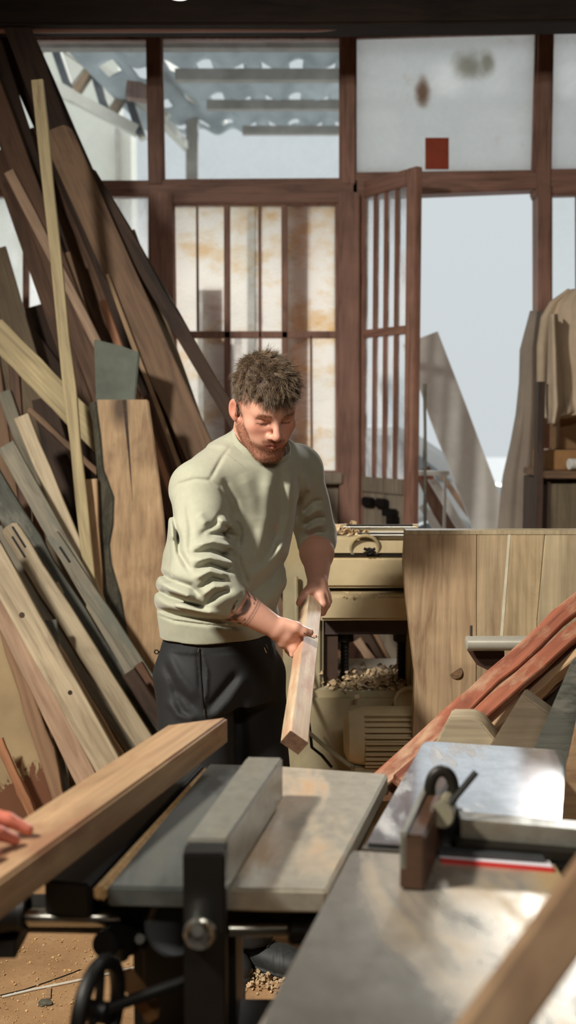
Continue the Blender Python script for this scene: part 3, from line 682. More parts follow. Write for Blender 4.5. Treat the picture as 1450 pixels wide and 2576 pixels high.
a = P(1160, 2062, 1.44); b_ = P(1560, 2096, 1.40)
def slant(a, b_, h, d): return [a, b_, b_-Vector((0, 0, h)), a-Vector((0, 0, h))], (0, d, 0)
sp_('cross_arm', MB().prism(*slant(a, b_, .034, .035)), 'fence', 'grey steel cross arm', bevel=.002)
sp_('cross_arm_rail', MB().prism(*slant(P(1150, 2122, 1.42), P(1560, 2156, 1.38), .012, .03)), 'cast')
sp_('stop_bar', MB().prism(*slant(P(1105, 2142, 1.41), P(1372, 2160, 1.385), .006, .018)), 'bluegrey')
ra = PZ(1108, 2158, ZS+.004); rb = PZ(1392, 2182, ZS+.004)
sp_('scale_strip', MB().prism([ra, rb, rb+Vector((0, .022, 0)), ra+Vector((0, .022, 0))], dn(.004)), plain('white_scale_strip', srgb(226, 220, 226), .3, var=.02), 'white measuring strip')
sp_('red_strip', MB().prism([ra-Vector((0, .008, 0)), rb-Vector((0, .008, 0)), rb, ra], dn(.004)), plain('red_edge_strip', srgb(190, 52, 48), .4, var=.05), 'red edging strip')
sp_('table_leg', MB().mm(P(1398, 2300, 1.39), P(1432, 2150, 1.43)), 'black')
# ---- timber on the machines
bt = MB()
bz = .932; be = [PZ(430, 1822, bz), PZ(574, 1803, bz)]
dv = (PZ(0, 2216, bz)-be[1]); dv.normalize(); be[0] = be[1] + (be[0]-be[1]).normalized()*.122
n_a, n_b = be[0]+dv*1.25, be[1]+dv*1.25
M['beamw'] = wood('planed_beech_beam', srgb(176, 136, 90), srgb(140, 98, 60), rough=.5, grain=.45, stain=srgb(150, 100, 60))
Xb = -dv; Zb = Vector((0, 0, 1)); Yb = Zb.cross(Xb)
bw = (be[0]-be[1]).dot(Yb)
bm_ = MB().prism([Vector((0, 0, 0)), Vector((1.25, 0, 0)), Vector((1.25+ (be[0]-be[1]).dot(Xb), bw, 0)), Vector(((be[0]-be[1]).dot(Xb), bw, 0))], (0, 0, -.052))
o = bm_.build('timber_beam', M['beamw'], bevel=.004, seg=3)
Mx = Matrix((Xb, Yb, Zb)).transposed().to_4x4(); Mx.translation = n_b; o.matrix_world = Mx
tag(o, 'thick smooth beech beam resting across the jointer at the left', 'timber')
# blurred batten nearest the camera
A = P(1560, 2150, .86); B = P(1262, 2576, .74); d = (B-A).normalized(); B = A+d*((A.z-.01)/(-d.z))
o = place('timber_batten', lambda L: plank_mesh(L, .044, .03, seed=5), A, B, Vector((-.15, -1, .35)), M['beamw'], 'blurred pale batten nearest the camera in the lower right corner', 'timber')
# ================================================================ thickness planer behind the man
YT = 3.35
tr_ = empty('thickness_planer', 'dusty cream-green thickness planer standing behind the man', 'woodworking machine', (P(880, 1700, YT).x, YT, 0))
tp_ = mk(tr_)
M['cream'] = plain('dusty_cream_green_paint', srgb(192, 174, 138), .75, var=.16, scale=7, bump=.3, bdist=.003, col2=srgb(166, 152, 120), thr=(.5, .7))
M['creamd'] = plain('grey_green_machine_paint', srgb(158, 148, 120), .7, var=.2, scale=7, col2=srgb(176, 154, 110))
def bx(x0, x1, y0, y1, Y0=YT, D=.4): # pixels at front plane Y0
    a = P(x0, y0, Y0); b_ = P(x1, y1, Y0); return MB().mm((a.x, Y0, b_.z), (b_.x, Y0+D, a.z))
tp_('left_column', bx(712, 812, 1345, 2330, YT+.02, .36), 'creamd', bevel=.012)
tp_('right_column', bx(1028, 1095, 1500, 2330, YT+.02, .36), 'creamd', bevel=.012)
pr = [(805, 1400), (1095, 1400), (1085, 1352), (830, 1350)]
tp_('head_cover', MB().prism([P(x, y, YT) for x, y in pr], (0, .38, 0)), 'cream', bevel=.012)
tp_('head', bx(800, 1095, 1402, 1480, YT-.02, .42), 'cream', 'cream planer head', bevel=.01)
tp_('head_seam', bx(806, 1090, 1396, 1401, YT-.015, .1), 'cast')
tp_('cutter_gap', bx(812, 1085, 1478, 1500, YT+.03, .3), 'black', 'dark cutter gap')
tp_('feed_table', bx(800, 1100, 1497, 1562, YT-.06, .46), 'cream', 'cream feed table', bevel=.01)
hd = MB()
hp = lambda x, y, dy=0: P(x, y, YT+.05+dy)
hd.mm(hp(862, 1340), hp(872, 1322)).mm(hp(1040, 1340), hp(1050, 1322))
tp_('roller_bracket', bx(858, 872, 1320, 1352, YT+.08, .03), 'creamd'); tp_('roller_bracket', bx(1040, 1052, 1320, 1352, YT+.08, .03), 'creamd')
tp_('top_roller', MB().tube([P(864, 1327, YT+.09), P(1048, 1327, YT+.09)], .011, 14), 'chrome', 'bright top roller')
tp_('second_roller', MB().tube([P(900, 1347, YT+.0), P(1048, 1347, YT+.0)], .009, 14), 'chrome')
# cast shell shape on the cover
tp_('chip_deflector', MB().tube([P(915, 1387, YT-.005), P(915, 1387, YT+.05)], .07, 24).build if False else MB().torus(P(918, 1378, YT-.002), (0, 1, .4), .045, .006, 26, 8), 'creamd')
tp_('head_knob', MB().tube([P(930, 1386, YT-.03), P(930, 1386, YT+.01)], .012, 8).tube([P(916, 1380, YT-.03), P(945, 1390, YT-.03)], .005, 6).tube([P(916, 1392, YT-.03), P(945, 1380, YT-.03)], .005, 6), 'cast', 'dark cross knob')
tp_('under_skirt', bx(815, 1040, 1560, 1596, YT+.04, .3), M['dark'] if 'dark' in M else 'cast')
for xx in (868, 1012):
    o = tp_('lifting_screw', MB().tube([P(xx, 1590, YT+.1), P(xx, 1745, YT+.1)], .0135, 14), 'iron', 'dark threaded lifting screw')
    for k in range(16):
        pass
    b = MB()
    for k in range(16): b.torus(P(xx, 1600+k*9, YT+.1), (0, 0, 1), .0135, .0025, 14, 6)
    tp_('screw_thread', b, 'iron'); tp_('screw_nut', MB().tube([P(xx, 1592, YT+.1), P(xx, 1612, YT+.1)], .03, 6), 'cast')
tp_('base', bx(740, 1095, 1742, 2330, YT-.04, .5), 'creamd', 'grey-green machine base', bevel=.02)
tp_('inner_panel', bx(812, 850, 1562, 1742, YT+.05, .3), plain('dark_inner_metal', srgb(62, 44, 32), .8))
tp_('pulley', MB().tube([P(1030, 1765, YT-.09), P(1030, 1765, YT-.04)], .048, 26).torus(P(1030, 1765, YT-.09), (0, 1, 0), .044, .007), 'cream', bevel=0)
# motor with cooling fins
m0 = P(868, 1862, YT-.28); m1 = P(1040, 1862, YT-.28)
mo = tp_('motor', MB().tube([Vector((m0.x, YT-.24, m0.z)), Vector((m0.x+.012, YT-.24, m0.z)), Vector((m0.x+.06, YT-.24, m0.z)), Vector((m1.x, YT-.24, m0.z))], [.05, .078, .092, .092], 30), 'cream', 'round dusty motor')
for k in range(12):
    a = pi*.5 + (k-5.5)*.17
    dz, dy = .092*math.cos(a), -.092*math.sin(a)
    c_ = Vector(((P(925, 1862, YT-.3).x+m1.x)/2, YT-.24+dy*1.06, m0.z+dz*1.06))
    MB().box(c_, (m1.x-P(912, 1862, YT-.3).x, .016, .005), Matrix.Rotation(-(pi/2-a), 3, 'X')).build('cooling_fin', M['cream'], mo)
tp_('motor_mount', MB().mm((m0.x+.03, YT-.3, m0.z-.16), (m1.x-.02, YT-.04, m0.z-.08)), 'creamd')
cbm = plain('old_cable', srgb(150, 142, 118), .6)
tp_('cable', MB().tube([P(742, 1700, YT-.1), P(752, 1780, YT-.16), P(775, 1840, YT-.2), P(820, 1880, YT-.25), P(880, 1925, YT-.28), P(960, 1950, YT-.2)], .007, 8), cbm, 'pale cable loop')
tp_('cable', MB().tube([P(778, 1820, YT-.1), P(785, 1880, YT-.16), P(810, 1900, YT-.2), P(835, 1930, YT-.2)], .005, 8), 'black', 'black cable')
tp_('conduit', MB().tube([P(745, 1450, YT-.0), P(748, 1600, YT-.0), P(742, 1700, YT-.1)], .007, 8), 'creamd')
# shavings: stuff
def shavings(name, pts, label, n=260, sz=.012, spread=(.05, .05, .012), mat='dust', seed=1):
    rnd = random.Random(seed); b = MB()
    for i in range(n):
        p = rnd.choice(pts); c = Vector(p)+Vector((rnd.gauss(0, spread[0]), rnd.gauss(0, spread[1]), abs(rnd.gauss(0, spread[2]))))
        R = Matrix.Rotation(rnd.random()*6.3, 3, 'Z') @ Matrix.Rotation(rnd.gauss(0, .5), 3, 'X')
        s = sz*rnd.uniform(.5, 1.6); w_ = s*rnd.uniform(.3, .9); cur = rnd.uniform(.1, .6)*s
        r_ = []
        for k in range(4):
            x = -s/2+s*k/3; z = cur*(1-(2*k/3-1)**2)
            r_ += [R @ Vector((x, -w_/2, z))+c, R @ Vector((x, w_/2, z))+c]
        b.add(r_, [(2*k, 2*k+2, 2*k+3, 2*k+1) for k in range(3)])
    o = b.build(name, M[mat] if isinstance(mat, str) else mat, smooth=0); so = o.modifiers.new('s', 'SOLIDIFY'); so.thickness = .0008
    tag(o, label, 'shavings', kind='stuff'); return o
M['shav'] = wood('wood_shavings', srgb(214, 182, 132), srgb(170, 130, 84), rough=.8)
zb_ = P(900, 1742, YT).z+.005
shavings('wood_shavings', [(P(x, 1740, YT+.02).x, YT+.05+dy, zb_) for x in range(845, 1020, 18) for dy in (0, .1)], 'curled wood shavings heaped on the planer base', 420, .018, (.03, .04, .016), 'shav')
zt_ = P(900, 1400, YT).z
shavings('wood_shavings', [(P(x, 1350, YT).x, YT+.12, P(900, 1350, YT).z) for x in range(845, 905, 8)], 'wood shavings piled on top of the planer cover', 140, .018, (.015, .05, .008), 'shav', 3)
shavings('wood_shavings', [(P(x, 1497, YT).x, YT-.02, P(900, 1497, YT).z) for x in range(820, 1000, 8)], 'sawdust lying along the planer feed table', 160, .010, (.03, .02, .003), 'shav', 4)
# boards glimpsed through the planer opening
for i, (a, b_, wpx, m, lab) in enumerate([((900, 1610), (985, 1735), 22, 'pink', 'pinkish board seen through the planer opening, middle one'), ((848, 1640), (930, 1745), 18, 'redside', 'red-brown board seen through the planer opening, leftmost'), ((935, 1590), (1010, 1735), 26, 'mid', 'brown board seen through the planer opening beside the right screw')]):
    board(a, b_, wpx, m, lab, L=4.25+.06*i)
# ================================================================ glued table-top slab
YS = 2.98
gs = empty('glued_slab_top', 'large glued timber table top standing on edge at right', 'table top', (P(1200, 1600, YS).x, YS, 0))
gp = mk(gs)
WD['st1'] = wood('stave_brown_streak', srgb(190, 156, 112), srgb(140, 102, 62), axis='Z', grain=1.1, knots=.5)
WD['st2'] = wood('stave_tan', srgb(196, 168, 124), srgb(170, 138, 94), axis='Z', grain=1)
WD['st3'] = wood('stave_figured', srgb(188, 162, 116), srgb(140, 112, 72), axis='Z', grain=.6)
WD['st4'] = wood('stave_pale', srgb(204, 182, 138), srgb(182, 154, 110), axis='Z', grain=.8)
stv = [([(1021, 1337), (1200, 1337), (1196, 2420), (1040, 2420), (1040, 1840), (1046, 1700), (1034, 1600), (1022, 1500), (1016, 1420)], 'st1'),
       ([(1201, 1337), (1283, 1337), (1262, 1600), (1256, 2420), (1197, 2420)], 'st2'),
       ([(1284, 1337), (1372, 1337), (1352, 1560), (1348, 2420), (1257, 2420), (1263, 1600)], 'st3'),
       ([(1373, 1337), (1560, 1337), (1560, 2420), (1349, 2420), (1353, 1560)], 'st4'), ([(1561, 1337), (1760, 1337), (1760, 2420), (1561, 2420)], 'st2')]
for k, (pp, m) in enumerate(stv):
    pw = [P(x, y, YS) for x, y in pp]; pw = [Vector((p.x, p.y, max(p.z, .002))) for p in pw]
    gp('stave', MB().prism(pw, (0, .05, 0)), WD[m], bevel=.0015)
kn = gp('knot', MB().tube([P(1147, 1690, YS+.004), P(1147, 1690, YS-.0008)], [.022, .02], 18), plain('dark_knot_wood', srgb(104, 76, 48), .7, var=.5, scale=120))
gp('glue_line', MB().prism([P(x, y, YS-.001) for x, y in ((1280, 1338), (1286, 1338), (1266, 1600), (1259, 1600))], (0, .003, 0)), plain('pale_glue', srgb(214, 208, 184), .5))
gp('top_edge', MB().mm((P(1021, 1337, YS).x, YS-.002, P(1021, 1345, YS).z), (P(1760, 1337, YS).x, YS+.052, P(1021, 1334, YS).z)), WD['st4'], 'pale planed top edge', bevel=.001)
# support roller in front of slab
rr = empty('roller_stand', 'grey steel support roller in front of the glued slab', 'roller stand', (P(1290, 1620, 2.8).x, 2.8, 0))
rp = mk(rr); zr = P(1200, 1618, 2.8).z; xa, xb = P(1172, 1618, 2.8).x, P(1480, 1618, 2.8).x
rp('roller', MB().tube([(xa, 2.8, zr), (xa+.003, 2.8, zr), (xb, 2.8, zr)], [.016, .0205, .0205], 26), plain('grey_white_pipe', srgb(190, 186, 172), .35, .3, var=.08), 'grey-white steel roller')
rp('axle_pin', MB().tube([(xa+.015, 2.8, zr+.01), (xa+.015, 2.8, zr+.05)], .004, 8), 'chrome')
rp('bracket', MB().prism([P(x, y, 2.84) for x, y in ((1178, 1638), (1270, 1638), (1270, 1700), (1235, 1690), (1200, 1672))], (0, .02, 0)), plain('roller_shadow_brown', srgb(64, 42, 32), .7))  # dark plate in place of the roller's cast shadow on the slab
rp('post', MB().mm((xb-.06, 2.82, 0), (xb-.02, 2.86, zr)), 'cast')
M['red_board'] = plain('red_brown_paint_board', srgb(150, 92, 76), .7)
# ---- pile of red hardwood and offcuts at right
def stick(a, Ya, b_, Yb, wpx, t, mat, label, nrm=(0, -1, .6), floor=False, name='plank', roll=0, **kw):
    A = P(*a, Ya); B = P(*b_, Yb)
    d = (B-A).normalized()
    if floor: B = A+d*((A.z-.02)/(-d.z))
    n = Vector(nrm); n = (n-d*n.dot(d)).normalized()
    if roll: n = Matrix.Rotation(roll, 3, d) @ n
    w_ = wpx*(Ya+Yb)/2/F; nb[0] += 1
    return place(name, lambda L: plank_mesh(L, w_, t, seed=nb[0], **kw), A, B, n, WD[mat], label)
stick((1560, 1415), 2.62, (955, 1962), 2.12, 44, .03, 'red', 'long red-brown hardwood plank, uppermost of the diagonal pile', nrm=(-.1, -.75, .65))
stick((1560, 1485), 2.56, (1010, 1962), 2.06, 40, .03, 'red', 'scratched red hardwood plank just under the uppermost diagonal one', nrm=(-.1, -.7, .7))
stick((1560, 1545), 2.6, (985, 2000), 2.12, 34, .045, 'redside', 'dull brown underside plank below the red diagonal planks', nrm=(0, -1, .1))
stick((1560, 1540), 2.48, (1205, 1858), 2.26, 22, .04, 'tan', 'narrow tan square batten below the red planks', nrm=(-.2, -.5, .8))
stick((1560, 1575), 2.5, (1205, 1885), 2.3, 30, .03, 'redside', 'dark red-brown batten deeper in the diagonal pile', nrm=(0, -1, .1))
stick((1560, 1640), 2.5, (1130, 1960), 2.34, 60, .03, 'dark', 'dark plank in shadow at the bottom of the diagonal pile', nrm=(0, -1, .2))
def offcut(face, Y, depth, mat, label, cat='offcut', tilt=0, toX=None):
    """face polygon in pixels at plane Y, lower points dropped to the floor"""
    pw = [P(x, y, Y) for x, y in face]
    pw = [Vector((p.x, Y, max(.0, p.z))) for p in pw]
    o = MB().prism(pw, depth).build('timber_offcut', WD[mat], bevel=.003, origin=(pw[0].x, Y, 0)); tag(o, label, cat); return o
offcut([(1130, 1806), (1186, 1806), (1212, 1818), (1252, 1868), (1262, 3900), (1040, 3900), (1080, 1900)], 2.12, (.02, .07, 0), 'pale', 'pale square post end with a drying crack behind the saw table')
offcut([(1314, 1746), (1392, 1802), (1350, 1880), (1330, 3900), (1180, 3900), (1232, 1878)], 2.10, (.02, .05, 0), 'sheet', 'broad pale grey-brown board end, middle of the offcuts at right')
offcut([(1440, 1660), (1510, 1690), (1440, 1900), (1400, 3900), (1320, 3900), (1345, 1880)], 2.05, (.02, .04, 0), 'slate', 'dark grey bark-faced slab at the right picture edge')
offcut([(1452, 1800), (1520, 1800), (1500, 3900), (1395, 3900), (1412, 1990)], 1.98, (.02, .04, 0), 'tan', 'light tan board standing at far right behind the saw table')
offcut([(1402, 1768), (1414, 1772), (1390, 1850), (1380, 1846)], 2.2, (.01, .03, -.0), 'orange', 'small reddish square batten end between the offcuts') if False else None
stick((1470, 1650), 2.3, (1395, 1790), 2.22, 10, .015, 'tan', 'thin tan stick between the grey slab and the red pile')
o = MB().mm((.27, 2.23, 0), (.80, 2.25, .60)).mm((.27, 2.45, 0), (.80, 2.47, .60)).mm((.27, 2.25, 0), (.29, 2.45, .60)).mm((.78, 2.25, 0), (.80, 2.45, .60)).mm((.27, 2.23, .60), (.80, 2.47, .62)).build('wooden_crate', WD['mid'], bevel=.002, origin=(.5, 2.35, 0)); tag(o, 'wooden crate under the diagonal pile behind the saw', 'crate')
# ================================================================ doorway and right side background
WHITEB = plain('washed_out_board', srgb(226, 226, 222), .7, var=.06)  # white base colour carries the daylight that washes out the doorway boards
def bboard(*a, **k):
    return board(*a, **k)
bboard((1058, 850), (1240, 1330), 92, WHITEB, 'broad pale board leaning in the doorway', L=5.72)
bboard((1062, 1270), (1112, 1345), 20, WHITEB, 'short white-edged batten at the foot of the doorway, leftmost', L=5.62)
bboard((1085, 1200), (1160, 1325), 20, WHITEB, 'white-edged batten leaning in the doorway beside the door leaf', L=5.66)
bboard((1112, 1195), (1215, 1340), 14, 'pink', 'pinkish batten between the doorway boards', L=5.76)
bboard((1062, 1180), (1130, 1330), 40, 'redside', 'brown board behind the white-edged doorway battens', L=5.80)
shp = P(1085, 1192, 5.60); sh_ = empty('trestle', 'small pale trestle just outside the doorway beside the door leaf', 'trestle', (shp.x, 5.6, -.02)); shq = mk(sh_)
shq('top_rail', MB().mm(P(1040, 1196, 5.6), P(1128, 1184, 5.64)), WHITEB); shq('lower_rail', MB().mm(P(1040, 1206, 5.605), P(1090, 1197, 5.635)), 'red_board', 'red-brown lower rail')
for xx in (1046, 1118): shq('leg', MB().mm((P(xx, 1196, 5.61).x, 5.605, -.02), (P(xx+6, 1196, 5.61).x, 5.635, P(xx, 1194, 5.61).z)), WHITEB)
stick((1070, 965), 5.05, (1070, 1200), 5.0, 8, .015, 'slate', 'thin dark upright rod at the left of the doorway', floor=True)
# hanging coat and dust sheet
def cloth(name, outline, Y, mat, label, cat, folds=.02, nf=5, seed=1, ny=60, nxs=40, thick=.004, group=None):
    """outline = rows (py, xl, xr)"""
    rnd = random.Random(seed); ph = [rnd.random()*6 for _ in range(6)]
    vs = []; fs = []; ys = [r[0] for r in outline]
    for j in range(ny+1):
        py = ys[0]+(ys[-1]-ys[0])*j/ny
        xl = np.interp(py, ys, [r[1] for r in outline]); xr = np.interp(py, ys, [r[2] for r in outline])
        for i in range(nxs+1):
            u_ = i/nxs; px = xl+(xr-xl)*u_; v_ = j/ny
            dy = -folds*(math.sin(u_*nf*2+ph[0]+v_*1.3)+.6*math.sin(u_*nf*4.3+ph[1]-v_*2)+.4*math.sin(v_*9+u_*5+ph[2]))*(.35+v_) - .10*math.sin(pi*u_)
            vs.append(P(px, py, Y+dy))
    for j in range(ny):
        for i in range(nxs):
            a = j*(nxs+1)+i; fs.append((a, a+1, a+nxs+2, a+nxs+1))
    o = MB().add(vs, fs).build(name, mat, smooth=180); so = o.modifiers.new('s', 'SOLIDIFY'); so.thickness = thick
    tag(o, label, cat); return o
M['tarp'] = plain('grey_brown_dust_sheet', srgb(160, 148, 136), .9, var=.12, scale=6)
M['jacket'] = plain('beige_work_jacket', srgb(200, 180, 156), .9, var=.12, scale=10)
cloth('dust_sheet', [(782, 1336, 1362), (880, 1310, 1362), (960, 1308, 1362), (1040, 1300, 1364), (1120, 1285, 1364), (1200, 1266, 1366), (1340, 1252, 1368), (1768, 1225, 1372)], 5.3, M['tarp'], 'grey-brown dust sheet hanging down the right door post', 'dust sheet', .018, 4)
cloth('work_jacket', [(728, 1430, 1500), (760, 1385, 1520), (800, 1362, 1540), (870, 1352, 1540), (960, 1352, 1540), (1010, 1356, 1540), (1040, 1362, 1540), (1052, 1368, 1400)], 4.85, M['jacket'], 'bulky beige work jacket hanging at the right edge', 'jacket', .035, 6, 4)
cloth('work_apron', [(790, 1384, 1402), (1020, 1376, 1420), (1066, 1380, 1404)], 4.72, M['jacket'], 'beige cloth flap hanging beside the work jacket', 'cloth', .012, 3, 9, 40, 16)
# cabinet with counter
cbx = empty('storage_cabinet', 'brown wooden cabinet with framed door under the hanging jacket', 'cabinet', (P(1480, 1250, 4.7).x, 4.7, 0))
cp = mk(cbx); M['cab'] = wood('aged_cabinet_wood', srgb(128, 112, 84), srgb(92, 78, 56), axis='Z', rough=.8); M['cabf'] = wood('dark_cabinet_frame', srgb(88, 64, 50), srgb(60, 42, 32), axis='Z')
x0 = P(1372, 1250, 4.62).x
cp('body', MB().mm((x0, 4.7, 0), (x0+1.1, 5.05, P(1400, 1206, 4.7).z)), M['cabf'])
cp('door', MB().mm((x0+.045, 4.675, .1), (x0+.55, 4.70, P(1400, 1216, 4.68).z)), M['cab'], bevel=.003)
cp('countertop', MB().mm((x0-.0, 4.62, P(1400, 1204, 4.62).z), (x0+1.15, 5.06, P(1400, 1186, 4.62).z)), WD['mid'], bevel=.004)
cp('frame_post', MB().mm((x0-.03, 4.66, 0), (x0, 4.72, P(1400, 960, 4.66).z)), M['cabf'])
zc_ = P(1400, 1186, 4.62).z+.001
tag(MB().mm((x0+.03, 4.75, zc_), (x0+.5, 5.0, zc_+.09)).build('cardboard_box', plain('brown_cardboard', srgb(160, 120, 78), .9), bevel=.003, origin=(x0+.2, 4.85, zc_)), 'flat brown carton lying on the cabinet counter', 'box')
tag(MB().mm((x0+.12, 4.85, zc_+.091), (x0+.55, 5.04, zc_+.33)).build('cardboard_box', plain('tan_cardboard', srgb(138, 106, 74), .9), bevel=.003, origin=(x0+.3, 4.9, zc_+.1)), 'taller tan carton stacked behind on the cabinet', 'box')
p = P(1432, 1168, 4.66); tag(MB().tube([(p.x, 4.66, zc_+.03), (p.x+.25, 4.72, zc_+.03)], .025, 18).build('paper_roll', plain('white_paper', srgb(226, 226, 220), .6), bevel=.002), 'white paper roll on the cabinet counter', 'roll')
# ---- ceiling lamp: its lower rim shows at the top edge of the picture
lp = P(450, -50, 3.2); lc = empty('pendant_lamp', 'white round pendant lamp whose rim shows at the top edge', 'lamp', (lp.x, lp.y, lp.z))
b = MB(); prof = [(.02, .12), (.05, .10), (.09, .04), (.10, .0), (.085, -.03), (.05, -.048), (.0, -.052)]
vs = []; fs = []
for i, (r_, z) in enumerate(prof):
    for k in range(28): vs.append((r_*.62*math.cos(2*pi*k/28), r_*.62*math.sin(2*pi*k/28), z))
for i in range(len(prof)-1):
    for k in range(28): fs.append((i*28+k, i*28+(k+1) % 28, (i+1)*28+(k+1) % 28, (i+1)*28+k))
t = NT('glowing_opal_glass'); e = t.n('Emission', {'Color': (1, .97, .9, 1), 'Strength': 1.2}); t.t.links.new(e.outputs[0], t.out.inputs[0])
b.add(vs, fs).build('lamp_globe', t.m, lc); MB().tube([(0, 0, .1), (0, 0, ZC-lp.z)], .006, 8).build('lamp_cord', M['iron'], lc)
# ---- floor litter
shavings('wood_shavings', [(PZ(x, y, 0).x, PZ(x, y, 0).y, .002) for x, y in ((620, 2420), (650, 2435), (690, 2440), (640, 2460), (670, 2470), (700, 2460), (600, 2440), (660, 2450))], 'small heap of wood chips between the man\'s shoes', 520, .009, (.03, .03, .008), 'shav', 8)
shavings('wood_chips', [(PZ(x, y, 0).x, PZ(x, y, 0).y, .001) for x in range(20, 260, 40) for y in range(2350, 2576, 40)], 'scattered fine chips over the floor at lower left', 420, .0045, (.09, .09, .0006), 'dust', 9)
def lie(pts, r, mat, name, label, cat):
    o = MB().tube([PZ(x, y, r) for x, y in pts], r, 8).build(name, mat); tag(o, label, cat)
lie([(5, 2508), (80, 2490), (170, 2472), (250, 2455), (330, 2436), (420, 2420)], .0035, plain('white_cord', srgb(214, 208, 196), .6), 'cord', 'thin white cord lying on the sawdust floor', 'cord')
lie([(0, 2504), (60, 2490), (120, 2470), (175, 2450), (205, 2438)], .0015, M['iron'], 'wire', 'thin dark wire curving over the white cord', 'wire')
def rock(px, py, r, mat, label, name='stone', cat='stone', seed=1):
    bm = bmesh.new(); bmesh.ops.create_icosphere(bm, subdivisions=2, radius=r); rnd = random.Random(seed)
    for v in bm.verts: v.co *= rnd.uniform(.75, 1.15); v.co.z *= .5; v.co.x *= 1.4
    me = bpy.data.meshes.new(name); bm.to_mesh(me); bm.free(); p = PZ(px, py, r*.4); o = link(name, me, mat); o.location = p; tag(o, label, cat)
rock(112, 2522, .014, plain('grey_stone', srgb(92, 88, 76), .9, var=.4), 'small grey stone on the floor at lower left')
o = MB().box(PZ(122, 2498, .004), (.012, .05, .004), Matrix.Rotation(.2, 3, 'Z')).build('splinter', WD['tan']); tag(o, 'short pale splinter touching the white cord', 'splinter')
o = MB().box(PZ(615, 2412, .016)+Vector((0, 0, .0)), (.075, .022, .006), Matrix.Rotation(-.6, 3, 'Z') @ Matrix.Rotation(.25, 3, 'Y')).build('splinter', WD['brown'], bevel=.001); tag(o, 'dark brown wood scrap on the chip heap by the shoe', 'splinter')
# ================================================================ sculpting tools (distance fields -> mesh)
A_ = lambda v: np.array(v, dtype=np.float32)
def smin(a, b, k):
    h = np.clip(.5+.5*(b-a)/k, 0, 1); return b*(1-h)+a*h-k*h*(1-h)
def smax(a, b, k): return -smin(-a, -b, k)
def s_cap(p, a, b, ra, rb):
    a = A_(a); b = A_(b); ab = b-a; t = np.clip(((p-a)@ab)/float(ab@ab), 0, 1)
    return np.linalg.norm(p-a-t[:, None]*ab, axis=1)-(ra+(rb-ra)*t)
def s_chain(p, pts, rs, k=.01):
    d = None
    for i in range(len(pts)-1):
        e = s_cap(p, pts[i], pts[i+1], rs[i], rs[i+1]); d = e if d is None else smin(d, e, k)
    return d
def s_ell(p, c, r, R=None):
    q_ = p-A_(c)
    if R is not None: q_ = q_@A_(R)      # columns of R = local axes
    r = A_(r); k0 = np.linalg.norm(q_/r, axis=1); k1 = np.linalg.norm(q_/(r*r), axis=1)
    return k0*(k0-1)/np.maximum(k1, 1e-6)
def s_tube(p, st, left, fwd):
    """stations: (center, halfwidth, halfdepth) along a roughly vertical spine; interpolates by height"""
    zs = np.array([s[0][2] for s in st]); o = np.argsort(zs); st = [st[i] for i in o]; zs = zs[o]
    zz = np.clip(p[:, 2], zs[0], zs[-1])
    def ip(vals):
        vals = np.array(vals, float); # smooth interpolation
        return np.interp(zz, ZZ, np.interp(ZZ, zs, vals) if len(zs) < 3 else pch(zs, vals, ZZ))
    ZZ = np.linspace(zs[0], zs[-1], 80)
    cx = ip([s[0][0] for s in st]); cy = ip([s[0][1] for s in st]); a = ip([s[1] for s in st]); b = ip([s[2] for s in st])
    dx = p[:, 0]-cx; dy = p[:, 1]-cy
    u_ = dx*left[0]+dy*left[1]; v_ = dx*fwd[0]+dy*fwd[1]
    k0 = np.sqrt((u_/a)**2+(v_/b)**2)+1e-6; k1 = np.sqrt((u_/a**2)**2+(v_/b**2)**2)+1e-6
    d = k0*(k0-1)/k1
    ov = np.maximum(zs[0]-p[:, 2], p[:, 2]-zs[-1])
    return np.where(ov > 0, np.sqrt(np.maximum(d, 0)**2+np.maximum(ov, 0)**2)+np.minimum(np.maximum(d, ov), 0)*0, np.maximum(d, ov))
def pch(x, y, X):
    """monotone-ish cubic (finite-difference hermite)"""
    x = np.asarray(x, float); y = np.asarray(y, float); m = np.gradient(y, x)
    i = np.clip(np.searchsorted(x, X)-1, 0, len(x)-2); h = x[i+1]-x[i]; t_ = (X-x[i])/h
    return (2*t_**3-3*t_**2+1)*y[i]+(t_**3-2*t_**2+t_)*h*m[i]+(-2*t_**3+3*t_**2)*y[i+1]+(t_**3-t_**2)*h*m[i+1]
